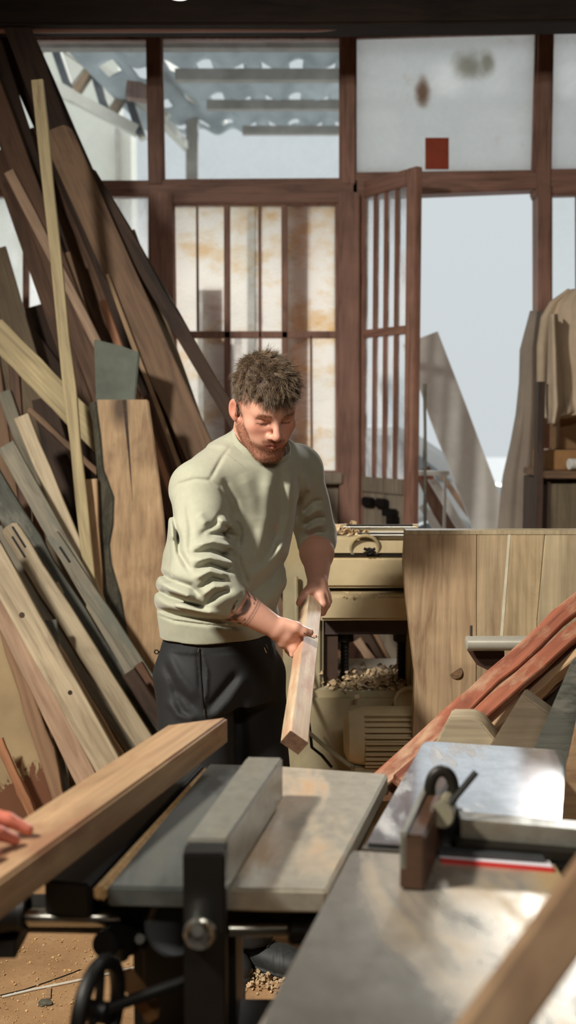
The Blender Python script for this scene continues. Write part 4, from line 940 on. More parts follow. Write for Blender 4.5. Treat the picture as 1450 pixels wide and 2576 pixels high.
def surface(fn, lo, hi, h, blk=6):
    """sparse evaluation of fn on a grid followed by surface nets"""
    lo = np.array(lo, float); hi = np.array(hi, float); n = (np.ceil((hi-lo)/h).astype(int)//blk+1)*blk
    vol = np.ones(n+1, np.float32)*9
    nbk = n//blk
    gi = np.stack(np.meshgrid(*[np.arange(k) for k in nbk], indexing='ij'), -1).reshape(-1, 3)
    cen = (lo+(gi+.5)*blk*h).astype(np.float32)
    dc = fn(cen); rad = blk*h*.5*1.7321
    act = np.abs(dc) < rad*1.5+.012
    ii = np.arange(blk+1); off = np.stack(np.meshgrid(ii, ii, ii, indexing='ij'), -1).reshape(-1, 3)
    for g, d in zip(gi[~act], dc[~act]):
        s = g*blk; sub = vol[s[0]:s[0]+blk+1, s[1]:s[1]+blk+1, s[2]:s[2]+blk+1]; sub[sub == 9] = d if d != 9 else 8.9
    ga = gi[act]; CH = 400
    for c in range(0, len(ga), CH):
        g = ga[c:c+CH]; idx = (g[:, None, :]*blk+off[None]).reshape(-1, 3)
        v = fn((lo+idx*h).astype(np.float32)); vol[idx[:, 0], idx[:, 1], idx[:, 2]] = v
    ins = vol < 0
    cnt = np.zeros(n, np.int8)
    for a in (0, 1):
        for b in (0, 1):
            for c in (0, 1): cnt += ins[a:a+n[0], b:b+n[1], c:c+n[2]]
    cells = np.argwhere((cnt > 0) & (cnt < 8))
    cid = -np.ones(n, np.int64); cid[cells[:, 0], cells[:, 1], cells[:, 2]] = np.arange(len(cells))
    acc = np.zeros((len(cells), 3)); num = np.zeros(len(cells))
    cor = [(0, 0, 0), (1, 0, 0), (0, 1, 0), (1, 1, 0), (0, 0, 1), (1, 0, 1), (0, 1, 1), (1, 1, 1)]
    V = [vol[cells[:, 0]+c[0], cells[:, 1]+c[1], cells[:, 2]+c[2]] for c in cor]
    for i, j in ((0, 1), (2, 3), (4, 5), (6, 7), (0, 2), (1, 3), (4, 6), (5, 7), (0, 4), (1, 5), (2, 6), (3, 7)):
        m = (V[i] < 0) != (V[j] < 0); t_ = np.where(m, V[i]/np.where(m, V[i]-V[j], 1), 0)[:, None]
        pt = np.array(cor[i])*(1-t_)+np.array(cor[j])*t_; acc += np.where(m[:, None], pt, 0); num += m
    verts = lo+(cells+acc/num[:, None])*h
    faces = []
    for ax in range(3):
        o1, o2 = [(1, 2), (2, 0), (0, 1)][ax]
        sl0 = [slice(None)]*3; sl1 = [slice(None)]*3; sl0[ax] = slice(0, -1); sl1[ax] = slice(1, None)
        s0 = ins[tuple(sl0)]; s1 = ins[tuple(sl1)]; e = np.argwhere(s0 != s1)
        e = e[(e[:, o1] > 0) & (e[:, o2] > 0) & (e[:, o1] < n[o1]) & (e[:, o2] < n[o2])]
        d1 = np.zeros(3, int); d1[o1] = 1; d2 = np.zeros(3, int); d2[o2] = 1
        c = [e-d1-d2, e-d2, e, e-d1]
        f = np.stack([cid[k[:, 0], k[:, 1], k[:, 2]] for k in c], 1)
        flip = s1[e[:, 0], e[:, 1], e[:, 2]]; f[flip] = f[flip][:, ::-1]; faces.append(f)
    f = np.concatenate(faces); f = f[(f >= 0).all(1)]
    return verts, f
def to_obj(name, verts, faces, mat, parent=None, relax=1):
    v = verts.copy()
    for _ in range(relax):   # light umbrella smoothing
        acc = np.zeros_like(v); num = np.zeros(len(v))
        for a, b in ((0, 1), (1, 2), (2, 3), (3, 0)):
            np.add.at(acc, faces[:, a], v[faces[:, b]]); np.add.at(acc, faces[:, b], v[faces[:, a]])
            np.add.at(num, faces[:, a], 1); np.add.at(num, faces[:, b], 1)
        v = v*.5+.5*acc/np.maximum(num, 1)[:, None]
    me = bpy.data.meshes.new(name); me.vertices.add(len(v)); me.vertices.foreach_set('co', v.astype(np.float32).ravel())
    me.loops.add(len(faces)*4); me.loops.foreach_set('vertex_index', faces.astype(np.int32).ravel())
    me.polygons.add(len(faces)); me.polygons.foreach_set('loop_start', np.arange(0, len(faces)*4, 4, dtype=np.int32))
    me.update(calc_edges=True); me.polygons.foreach_set('use_smooth', np.ones(len(faces), bool))
    o = link(name, me, mat, parent); return o, v
def set_col(me, name, rgb):
    at = me.color_attributes.new(name, 'FLOAT_COLOR', 'POINT'); c = np.ones((len(me.vertices), 4), np.float32); c[:, :3] = rgb
    at.data.foreach_set('color', c.ravel())
# pixel projection of world points (used to lay folds where the cloth creases)
fwv = np.array(FW); upv = np.array(UP)
def proj(p):
    r = p-np.array([0, 0, H]); d = r@fwv; return 725+F*r[:, 0]/d, 1288-F*(r@upv)/d
def seg2(px, py, pts):
    best = np.full(len(px), 1e9); tt = np.zeros(len(px)); L = 0; tot = sum(math.dist(pts[i], pts[i+1]) for i in range(len(pts)-1))
    for i in range(len(pts)-1):
        a = np.array(pts[i]); b = np.array(pts[i+1]); ab = b-a; l = math.hypot(*ab)
        t_ = np.clip(((px-a[0])*ab[0]+(py-a[1])*ab[1])/(l*l), 0, 1); d = np.hypot(px-a[0]-t_*ab[0], py-a[1]-t_*ab[1])
        m = d < best; best = np.where(m, d, best); tt = np.where(m, (L+t_*l)/tot, tt); L += l
    return best, tt
def strokes(p, L):
    px, py = proj(p); out = np.zeros(len(p), np.float32)
    for amp, wid, pts in L:
        wid = wid*.88
        xs = [q[0] for q in pts]; ys = [q[1] for q in pts]; m = (px > min(xs)-3*wid) & (px < max(xs)+3*wid) & (py > min(ys)-3*wid) & (py < max(ys)+3*wid)
        if not m.any(): continue
        d, t_ = seg2(px[m], py[m], pts); out[m] += amp*np.exp(-(d/wid)**2)*np.clip(np.minimum(t_, 1-t_)*5+.15, 0, 1)
    return out
# ================================================================ the man
PV = lambda x, y, Y: np.array(P(x, y, Y), dtype=np.float32)
yaw = math.radians(38)
LEFT = np.array([math.cos(yaw), math.sin(yaw)]); FWD = np.array([math.sin(yaw), -math.cos(yaw)])
# head frame
hy, hpit, hrol = math.radians(22), math.radians(28), math.radians(3)
fh = np.array([math.sin(hy), -math.cos(hy), 0]); hl = np.array([math.cos(hy), math.sin(hy), 0]); ez = np.array([0, 0, 1.])
hf = fh*math.cos(hpit)-ez*math.sin(hpit); hu = fh*math.sin(hpit)+ez*math.cos(hpit)
hl2 = hl*math.cos(hrol)+hu*math.sin(hrol); hu = hu*math.cos(hrol)-hl*math.sin(hrol); hl = hl2
HR = np.stack([hl, hf, hu], 1)             # columns: left, forward, up
HC = PV(692, 1062, 2.56)-hf*.082
hw = lambda x, y, z: HC+HR@np.array([x, y, z])
def head_sdf(p):
    q_ = (p-A_(HC))@A_(HR)                   # local
    x = q_.copy(); x[:, 0] = np.abs(x[:, 0])
    d = s_ell(q_, (0, -.012, .040), (.0715, .098, .088))
    d = smin(d, s_ell(q_, (0, .030, .020), (.064, .062, .066)), .03)
    d = smin(d, s_ell(q_, (0, .030, -.050), (.053, .052, .056)), .03)
    d = smin(d, s_cap(x, (.052, -.005, -.052), (.020, .066, -.096), .016, .018), .03)     # jaw line
    d = smin(d, s_ell(q_, (0, .072, -.098), (.024, .019, .017)), .022)                     # chin
    d = smin(d, s_ell(x, (.043, .058, -.020), (.021, .022, .019)), .022)                   # cheekbone
    d = smin(d, s_ell(x, (.030, .064, -.045), (.018, .020, .018)), .02)
    d = smin(d, s_cap(x, (.010, .083, .020), (.042, .070, .021), .0085, .0075), .014)      # brow
    e = s_ell(x, (.031, .092, .001), (.020, .0175, .0125)); d = smax(d, -e, .013)           # sockets
    d = smin(d, s_ell(x, (.031, .069, -.001), (.0150, .0128, .0125)), .005)                # lids over eyeballs
    lid = s_cap(x, (.018, .0815, -.0055), (.043, .0745, -.0045), .0014, .0014); d = smax(d, -lid, .003)
    d = smin(d, s_cap(q_, (0, .086, .014), (0, .108, -.026), .0070, .0100), .011)          # nose bridge
    d = smin(d, s_ell(q_, (0, .107, -.030), (.0115, .0115, .0100)), .006)
    d = smin(d, s_ell(x, (.0125, .096, -.033), (.0075, .0100, .0075)), .006)               # wings
    d = smax(d, -s_ell(x, (.0068, .1010, -.0400), (.0034, .0050, .0035)), .003)            # nostrils
    d = smin(d, s_ell(q_, (0, .076, -.058), (.034, .0165, .018)), .02)                     # muzzle
    d = smin(d, s_cap(x, (0, .0925, -.0570), (.026, .080, -.0575), .0036, .0022), .005)
    d = smin(d, s_cap(x, (0, .0915, -.0672), (.021, .081, -.0640), .0044, .0026), .006)
    d = smax(d, -s_cap(x, (0, .0965, -.0620), (.031, .0805, -.0595), .0015, .0012), .003)   # mouth line
    # ears
    er = x-A_((.0690, -.010, -.012)); ca, sa = math.cos(.32), math.sin(.32)
    ey = er.copy(); ey[:, 0] = er[:, 0]*ca-er[:, 1]*-sa*1; ey[:, 1] = -er[:, 0]*sa+er[:, 1]*ca
    ee = s_ell(ey, (.007, -.009, .003), (.0052, .0165, .0270)); ee = smax(ee, -s_ell(ey, (.0125, -.005, .004), (.0062, .0105, .0175)), .003)
    ee = smin(ee, s_ell(ey, (.004, .000, -.021), (.0050, .008, .009)), .006)
    d = smin(d, ee, .006)
    return d
NB = PV(640, 1140, 2.735)                     # base of neck
def neck_sdf(p): return s_cap(p, hw(0, -.035, -.035), NB, .058, .066)
# limbs
RS, RE, RW = PV(500, 1235, 2.60), PV(500, 1462, 2.44), PV(693, 1578, 2.46)
LS, LE, LW = PV(752, 1190, 2.86), PV(796, 1345, 2.98), PV(800, 1468, 2.80)
def hand_dirs(): pass
# plank the man holds: near-horizontal, coming towards the camera
PT, PBm = PV(786, 1506, 2.78), PV(741, 1868, 2.06)
def on_plank(t_): return PT+(PBm-PT)*t_
pax = (PBm-PT)/np.linalg.norm(PBm-PT)
# hand joints as pixel/depth
def J(l): return [PV(*a) for a in l]
right_hand = dict(
    palm=[((700, 1580, 2.46), .0215), ((722, 1592, 2.465), .0235), ((742, 1606, 2.48), .0215)],
    palm2=[((700, 1590, 2.47), .020), ((716, 1612, 2.475), .0185), ((728, 1622, 2.48), .016)],
    thumb=[((716, 1572, 2.455), .017), ((744, 1578, 2.452), .0142), ((764, 1588, 2.455), .0118), ((779, 1591, 2.462), .0102)],
    index=[((738, 1610, 2.475), .0132), ((739, 1632, 2.462), .0108), ((737, 1646, 2.462), .0088)],
    middle=[((728, 1612, 2.49), .0125), ((727, 1634, 2.50), .0105), ((733, 1644, 2.515), .0090)],
    ring=[((720, 1604, 2.50), .0120), ((735, 1622, 2.53), .0100), ((770, 1622, 2.55), .0092), ((788, 1612, 2.545), .0085), ((791, 1602, 2.535), .0078)],
    little=[((712, 1598, 2.505), .0105), ((722, 1618, 2.53), .0090), ((745, 1628, 2.56), .0082), ((768, 1630, 2.565), .0072)])
left_hand = dict(
    palm=[((800, 1465, 2.80), .022), ((803, 1488, 2.785), .026), ((808, 1506, 2.78), .024)],
    palm2=[((795, 1475, 2.79), .021), ((790, 1492, 2.78), .021), ((800, 1505, 2.775), .021)],
    thumb=[((788, 1478, 2.77), .017), ((771, 1494, 2.752), .0135), ((760, 1507, 2.745), .0112), ((753, 1517, 2.745), .0090)],
    index=[((806, 1500, 2.755), .0130), ((812, 1520, 2.745), .0112), ((806, 1540, 2.75), .0100), ((797, 1548, 2.765), .0085)],
    middle=[((816, 1500, 2.775), .0130), ((822, 1520, 2.765), .0112), ((812, 1540, 2.775), .0100), ((800, 1545, 2.79), .0085)],
    ring=[((821, 1495, 2.80), .0120), ((826, 1512, 2.795), .0105), ((818, 1528, 2.80), .0095), ((806, 1534, 2.81), .0080)],
    little=[((822, 1488, 2.82), .0105), ((826, 1502, 2.82), .0090), ((819, 1514, 2.825), .0082), ((809, 1518, 2.83), .0072)])
def hand_sdf(p, hd, wrist, k=.010):
    d = None
    for n_, l in hd.items():
        e = s_chain(p, [PV(*a) for a, r in l], [r for a, r in l], .004)
        if n_ in ('palm', 'palm2'): d = e if d is None else smin(d, e, .02)
        else: fing = e if 'fing' not in locals() else np.minimum(fing, e)
    return smin(d, smin(fing, fing+.0005, .0005), k)
HIPC = PV(552, 1640, 2.74)
RH, RK, RA = PV(486, 1700, 2.69), PV(505, 2010, 2.62), PV(512, 2390, 2.70)
LH, LK, LA = PV(622, 1700, 2.82), PV(650, 2010, 2.76), PV(640, 2345, 2.86)
LA = np.array(PZ(618, 2418, 0), dtype=np.float32); RA = np.array(PZ(528, 2400, 0), dtype=np.float32); RA[2] = .09; LA[2] = .09
def masked(p, fn, c, r):
    m = ((p-A_(c))**2).sum(1) < r*r; out = np.full(len(p), 1.0, np.float32)
    out[~m] = np.sqrt(((p[~m]-A_(c))**2).sum(1))-r*.72
    if m.any(): out[m] = fn(p[m])
    return out
def body_sdf(p):
    d = smin(masked(p, head_sdf, HC, .22), neck_sdf(p), .022)
    tor = s_cap(p, NB+A_((0, 0, -.08)), HIPC, .10, .12)
    tor = smin(tor, s_cap(p, RS, LS, .045, .045), .05); d = smin(d, tor, .03)
    for a, b, c in ((RS, RE, RW), (LS, LE, LW)):
        m = (b*.62+c*.38)
        d = smin(d, s_chain(p, [a, b, m, c], [.048, .043, .0455, .0265], .02), .02)
    d = smin(d, masked(p, lambda x: hand_sdf(x, right_hand, RW), PV(740, 1600, 2.5), .16), .010)
    d = smin(d, masked(p, lambda x: hand_sdf(x, left_hand, LW), PV(800, 1510, 2.78), .16), .010)
    for a, b, c in ((RH, RK, RA), (LH, LK, LA)): d = smin(d, s_chain(p, [a, b, c], [.075, .052, .04], .03), .03)
    return d
man = empty('person', 'bearded man in a sage sweatshirt and black trousers holding a wooden batten', 'person', (HIPC[0], HIPC[1], 0))
minv = Matrix.Translation(-man.location)
def mpart(o): o.matrix_parent_inverse = minv; return o
def skin_mat():
    t = NT('man_skin'); at = t.n('VertexColor', layer_name='tint'); n1 = t.noise(t.obj(rand=False), 55, 5, .65)
    c = t.mix(t.ramp(n1, [(.3, (0, 0, 0, 1)), (.7, (1, 1, 1, 1))]), t.mix(.10, at, (.45, .12, .08, 1)), at)
    n2 = t.noise(t.obj(rand=False), 420, 3, .6)
    t.bsdf(c, .48, 0, n2, .10, .0006, **{'Subsurface Weight': .10, 'Subsurface Scale': .01, 'Subsurface Radius': (1, .35, .2)}); return t.m
vb, fb = [], []
import time as _t
t0 = _t.time()
# fine zones: head, hands; coarse rest -> merged as one grid at 3.2 mm with fine head patch is avoided: single 2.4 mm grid
lo = np.array([-.40, 2.28, 0.0]); hi = np.array([.22, 3.12, 1.74])
V_, F_ = surface(body_sdf, lo, hi, .0027, 8)
bodyo, bv = to_obj('body', V_, F_, skin_mat(), man, 1); mpart(bodyo)
# skin tints: lips, beard shadow, tattoo cuff on the right forearm
q_ = (bv-HC)@HR
skin = np.array(srgb(214, 162, 140)[:3]); col = np.tile(skin, (len(bv), 1))
def blend(w_, c): 
    global col
    w_ = np.clip(w_, 0, 1)[:, None]; col = col*(1-w_)+np.array(c[:3])*w_
ax = np.abs(q_[:, 0]); inhead = (bv[:, 2] > 1.30)
sm = lambda x, a, b: np.clip((x-a)/(b-a), 0, 1)
red = srgb(200, 120, 98)
blend(.55*np.exp(-((ax-.045)**2/.0004+(q_[:, 2]+.02)**2/.0005+(q_[:, 1]-.07)**2/.001))*inhead, red)
blend(.5*np.exp(-((ax)**2/.0004+(q_[:, 2]+.032)**2/.0003+(q_[:, 1]-.105)**2/.0006))*inhead, red)
blend(.6*np.exp(-((ax-.085)**2/.0004))*inhead*(q_[:, 1] < .03)*(q_[:, 2] > -.04)*(q_[:, 2] < .035), red)
beardc = srgb(120, 66, 42)
bm1 = sm(-q_[:, 2], .050, .070)*sm(q_[:, 1], -.02, .012)*inhead
bm2 = sm(-q_[:, 2], .02, .045)*(1-sm(q_[:, 1], .052-(-q_[:, 2]-.03)*.9*0, .066))*sm(q_[:, 1], -.012, .006)*inhead*(ax > .04)
must = np.exp(-((q_[:, 2]+.050)/.0055)**2)*(ax < .030)*(q_[:, 1] > .07)*inhead
beard = np.clip(np.maximum(np.maximum(bm1, bm2), must), 0, 1)
beard *= 1-sm(-q_[:, 2], .118, .135)
lips = np.exp(-((q_[:, 2]+.062)/.0065)**2)*(ax < .026)*(q_[:, 1] > .078)*inhead
blend(beard*.62*(1-lips), beardc); blend(lips*.8, srgb(176, 92, 82))
brow = np.exp(-((q_[:, 2]-.0215-.05*(ax-.03)*0)/.0045)**2)*(ax > .014)*(ax < .047)*(q_[:, 1] > .05)*inhead
blend(brow*.35, srgb(120, 74, 52)); lash = np.exp(-((q_[:, 2]+.005)/.0016)**2)*(ax > .018)*(ax < .044)*(q_[:, 1] > .055)*inhead; blend(lash*.9, srgb(44, 26, 20))
scal = sm(q_[:, 2], .02, .05)*(q_[:, 1] < .07)*inhead; blend(scal*.8*(q_[:, 1] < .06), srgb(60, 42, 32))
# forearm tattoo: a band of dark foliage and two thin rings
fa = RW-RE; fl = np.linalg.norm(fa); fa = fa/fl; tt_ = (bv-RE)@fa; dist = np.linalg.norm(bv-RE-tt_[:, None]*fa, axis=1)
ona = (dist < .07) & (bv[:, 2] < 1.2)
ang = np.arctan2((bv-RE)[:, 2], (bv-RE)[:, 1])
nz = np.sin(ang*9+tt_*160)*.5+np.sin(ang*23-tt_*320)*.3+np.sin(ang*41+tt_*90)*.25
T1 = .60*fl-.012; band = ((tt_ > T1-.050) & (tt_ < T1+.020+.004*nz))*sm(nz, -.35, .25)
blend(ona*band*.9, srgb(48, 48, 48)); blend(ona*np.exp(-((tt_-T1-.0275)/.0014)**2)*.8, srgb(60, 58, 56)); blend(ona*np.exp(-((tt_-T1-.0335)/.0012)**2)*.7, srgb(60, 58, 56))
set_col(bodyo.data, 'tint', col); bodyo['label'] = 'skin of face, neck, forearms and hands'
print('body', len(bv), _t.time()-t0)
# ---------------------------------------------------------------- sweatshirt
ST = [(PV(552, 1592, 2.72), .166, .128), (PV(551, 1550, 2.72), .172, .134), (PV(555, 1490, 2.72), .182, .140), (PV(566, 1420, 2.725), .180, .138), (PV(582, 1340, 2.73), .178, .134),
      (PV(600, 1260, 2.73), .180, .128), (PV(614, 1200, 2.73), .172, .118), (PV(624, 1160, 2.73), .150, .108), (PV(632, 1125, 2.73), .110, .095)]
FR = [  # (amplitude m, width px, pixels): + ridge, - groove
 (-.010, 9, [(590, 1310), (604, 1335), (602, 1375)]), (.010, 10, [(545, 1300), (580, 1320), (600, 1335)]), (-.009, 7, [(520, 1345), (560, 1342), (598, 1350)]),
 (.011, 9, [(490, 1372), (540, 1362), (590, 1378), (600, 1400)]), (-.010, 7, [(480, 1392), (530, 1385), (580, 1400)]), (.011, 9, [(482, 1412), (530, 1402), (588, 1418), (598, 1440)]),
 (-.010, 7, [(484, 1432), (530, 1420), (582, 1440)]), (.010, 9, [(490, 1455), (530, 1436), (575, 1448)]), (-.009, 6, [(500, 1480), (535, 1455), (572, 1462)]), (.008, 8, [(508, 1500), (540, 1476), (575, 1476)]),
 (-.010, 7, [(518, 1520), (545, 1496), (580, 1482)]), (.004, 14, [(530, 1530), (570, 1505), (610, 1490)]), (-.005, 2.5, [(578, 1560), (590, 1520), (612, 1492)]),
 (-.012, 9, [(445, 1330), (452, 1390), (480, 1440)]), (-.007, 7, [(425, 1250), (440, 1320), (452, 1370)]), (.007, 12, [(430, 1300), (440, 1360)]),
 (-.013, 9, [(398, 1440), (430, 1458), (480, 1475), (505, 1500)]), (.012, 12, [(392, 1462), (430, 1482), (490, 1506)]), (-.012, 8, [(390, 1482), (425, 1500), (470, 1514), (520, 1530)]),
 (.010, 12, [(388, 1505), (425, 1524), (480, 1534), (560, 1548)]), (-.012, 8, [(392, 1530), (440, 1546), (500, 1556), (580, 1566)]), (-.006, 4, [(392, 1545), (440, 1562), (500, 1570), (600, 1580), (700, 1562)]),
 (-.009, 12, [(590, 1340), (600, 1420), (625, 1480)]), (.009, 22, [(680, 1180), (672, 1300), (640, 1420)]), (-.006, 16, [(706, 1160), (704, 1290), (672, 1420)]), (.007, 16, [(735, 1180), (728, 1300), (700, 1430)]),
 (.010, 16, [(620, 1460), (670, 1425), (720, 1360)]), (-.009, 14, [(625, 1500), (680, 1455), (728, 1395)]), (.008, 16, [(640, 1540), (690, 1500), (722, 1450)]), (-.006, 12, [(660, 1560), (700, 1520), (716, 1480)]),
 (-.005, 12, [(560, 1200), (590, 1260), (600, 1310)]), (.004, 22, [(610, 1190), (640, 1250), (645, 1330)]),
 (-.0036, 5.4, [(585, 1118), (560, 1150), (535, 1195), (526, 1208)]), (-.0036, 5.6, [(430, 1238), (450, 1218), (490, 1206), (526, 1208), (552, 1224), (575, 1262), (590, 1310)]),
 (-.004, 8, [(470, 1260), (480, 1330), (478, 1400)]), (-.006, 9, [(560, 1290), (540, 1320), (500, 1350)]), (.005, 12, [(500, 1290), (520, 1320)]),
 # left sleeve
 (-.008, 7, [(760, 1290), (790, 1262), (812, 1258)]), (.008, 8, [(765, 1306), (795, 1284), (818, 1282)]), (-.009, 7, [(762, 1322), (795, 1304), (820, 1302)]), (.008, 8, [(766, 1338), (800, 1322), (822, 1322)]),
 (-.007, 6, [(772, 1352), (800, 1340), (822, 1342)]), (-.006, 5, [(776, 1388), (800, 1376), (824, 1372)]), (-.007, 10, [(748, 1190), (752, 1250), (750, 1320)]), (.005, 10, [(770, 1190), (778, 1240)])]
RC = RE*.50+RW*.50; LC = LE*.62+LW*.38       # cuffs
RC2 = RE*.50+RW*.50
COLL = hw(0, -.030, -.105)
cn_ = A_((.36, -.50, .79)); cn_ /= np.linalg.norm(cn_)
NC = PV(657, 1114, 2.705)              # centre of the neckline
def shirt_sdf(p):
    d = s_tube(p, ST, LEFT, FWD)
    sh = s_cap(p, RS+A_((.02, 0, .01)), LS+A_((-.01, 0, .01)), .070, .066); d = smin(d, sh, .05)
    d = smin(d, s_cap(p, NB+A_((0, .02, .0)), NB+A_((0, .01, -.06)), .072, .10), .05)
    d = smin(d, s_cap(p, NB+A_((-.055, .0, -.012)), RS, .055, .060), .05); d = smin(d, s_cap(p, NB+A_((.03, .02, -.01)), LS, .055, .055), .05)
    # sleeves
    a = s_chain(p, [RS, RE], [.074, .066], .02); a = smin(a, s_chain(p, [RE, RE*.75+RW*.25, RC], [.064, .058, .046], .02), .02)
    b = s_chain(p, [LS, LE], [.068, .058], .02); b = smin(b, s_chain(p, [LE, LE*.8+LW*.2, LC], [.054, .050, .041], .02), .02)
    d = smin(d, a, .018); d = smin(d, b, .016)
    # ribbed hem slightly pulled in, collar rib
    px, py = proj(p)
    d = d - 1.3*strokes(p, FR)
    d = d - .0016*np.sin(p[:, 0]*38+p[:, 2]*21+3*np.sin(p[:, 2]*17))*np.sin(p[:, 1]*29+p[:, 2]*33)
    # cut off: neck opening, cuffs
    u = (p-NC)@A_(cn_)
    rib = s_cap(p, NC-A_(cn_)*.055, NC-A_(cn_)*.006, .090, .079)
    d = smin(d, np.maximum(rib, u+.002), .016)
    w_ = np.linalg.norm(p-NC-u[:, None]*A_(cn_), axis=1)
    d = np.where(w_ < .13, smax(d, u+.002, .006), d)
    d = np.maximum(d, -np.maximum(w_-.072, -(u+.03)))
    fa_ = A_(RW-RE)/np.linalg.norm(RW-RE); cut = (p-RC2)@fa_; m = np.linalg.norm(p-RC2, axis=1) < .085; d = np.where(m, np.maximum(d, cut), d)
    fl_ = A_(LW-LE)/np.linalg.norm(LW-LE); cut = (p-LC)@fl_; m = np.linalg.norm(p-LC, axis=1) < .085; d = np.where(m, np.maximum(d, cut-.012), d)
    return d
V_, F_ = surface(shirt_sdf, (-.42, 2.32, .84), (.22, 3.14, 1.50), .0027, 8)
t = NT('sage_sweatshirt_jersey'); co = t.obj(rand=False); n1 = t.noise(co, 5, 4, .6); n2 = t.noise(co, 700, 2, .5); n3 = t.noise(co, 90, 4, .6)
c = t.ramp(n1, [(.3, srgb(158, 158, 138)), (.7, srgb(172, 171, 152))]); c = t.mix(.25, c, t.ramp(n3, [(.3, (.8, .8, .8, 1)), (.7, (1.15, 1.15, 1.15, 1))]).outputs[0], 'MULTIPLY')
bb = t.bsdf(c, .9, 0, n2, .15, .0006, **{'Sheen Weight': .25, 'Sheen Roughness': .5}); SHIRT = t.m
shirt, sv = to_obj('sweatshirt', V_, F_, SHIRT, man, 1); mpart(shirt); shirt['label'] = 'sage green crew-neck sweatshirt with pushed-up sleeves'
print('shirt', len(sv), _t.time()-t0)
# collar rib seam
cu = np.cross(cn_, [0, 0, 1.]); cu /= np.linalg.norm(cu); cv = np.cross(cn_, cu)
cb_ = MB(); vs = []; fs = []; prof = [(.0735, -.012), (.0800, -.010), (.0805, -.004), (.0790, .004), (.0765, .0095), (.0740, .010), (.0725, .004), (.0722, -.006)]
for i in range(96):
    a = 2*pi*i/96; dd_ = cu*math.cos(a)+cv*math.sin(a); rb = .0004*math.sin(a*96*.5)
    for r_, h_ in prof: vs.append(tuple(NC+dd_*(r_+.0025)+cn_*(h_+.002)))
for i in range(96):
    for k in range(8): fs.append((i*8+k, ((i+1) % 96)*8+k, ((i+1) % 96)*8+(k+1) % 8, i*8+(k+1) % 8))
cb_.add(vs, fs); o = cb_.build('collar', SHIRT, shirt, smooth=60); o['label'] = 'ribbed crew-neck collar'
# ---------------------------------------------------------------- trousers
TR = [(PV(552, 1570, 2.72), .152, .118), (PV(552, 1620, 2.72), .160, .124), (PV(553, 1680, 2.72), .166, .128), (PV(556, 1760, 2.715), .160, .124)]
FT = [(-.006, 6, [(498, 1632), (502, 1700), (505, 1740)]), (.005, 5, [(508, 1640), (522, 1690), (520, 1740), (512, 1775)]), (.008, 14, [(420, 1640), (450, 1700), (500, 1760)]), (-.008, 10, [(415, 1670), (445, 1735), (500, 1790)]),
      (-.009, 12, [(600, 1690), (560, 1740), (520, 1790)]), (.008, 14, [(620, 1700), (580, 1760), (530, 1810)]), (-.007, 10, [(430, 1720), (460, 1790), (510, 1830)]), (.007, 10, [(420, 1760), (450, 1800), (500, 1812)]), (-.010, 16, [(600, 1760), (610, 1850), (612, 1950)]), (.006, 10, [(680, 1600), (690, 1660)])]
def tro_sdf(p):
    d = s_tube(p, TR, LEFT, FWD)
    for a, b, c, r in ((RH, RK, RA, 1), (LH, LK, LA, 1)):
        d = smin(d, s_chain(p, [a, b, c], [.106, .090, .082], .04), .03)
    d = d-strokes(p, FT)-.003*np.sin(p[:, 2]*30+p[:, 0]*25)*np.sin(p[:, 1]*31+p[:, 2]*14)*(p[:, 2] < .9)
    d = np.maximum(d, .075-p[:, 2])
    return d
V_, F_ = surface(tro_sdf, (-.42, 2.40, .05), (.14, 3.02, .99), .0042, 8)
BLK = plain('black_trouser_cloth', srgb(27, 28, 30), .75, var=.12, scale=200, bump=.1)
trou, tv = to_obj('trousers', V_, F_, BLK, man, 1); mpart(trou); trou['label'] = 'black work trousers with zipped pockets'
print('trousers', len(tv), _t.time()-t0)
def surf_pt(o_verts, px, py, off=.002):
    X, Y_ = proj(o_verts); m = np.hypot(X-px, Y_-py) < 6
    if not m.any(): return Vector(P(px, py, 2.6))
    c = o_verts[m]; c = c[np.argmin(c[:, 1])]; r = ray(px, py); return P(px, py, float(c[1])-off)
zp = [(502, 1632), (503, 1660), (505, 1700), (508, 1740), (511, 1770), (514, 1788)]
b = MB().tube([surf_pt(tv, x, y, .001) for x, y in zp], .0026, 6); o = b.build('zip', M['iron'], trou); o.matrix_parent_inverse = Matrix(); o['label'] = 'pocket zip with light metal pullers'
for q1, q2_ in (((501, 1630), (498, 1641)), ((514, 1784), (514, 1800)), ((668, 1620), (674, 1632)), ((665, 1628), (671, 1642))):
    MB().tube([surf_pt(tv, *q1, .003), surf_pt(tv, *q2_, .004)], .0018, 6).build('zip_puller', M['chrome'], trou)
pc = P(394, 1640, 2.70); b = MB().torus(pc, (0.2, 1, .1), .0055, .0016, 16, 6).tube([pc+Vector((.006, 0, 0)), pc+Vector((.02, .01, 0))], .003, 6); b.build('zip_ring', M['iron'], trou)
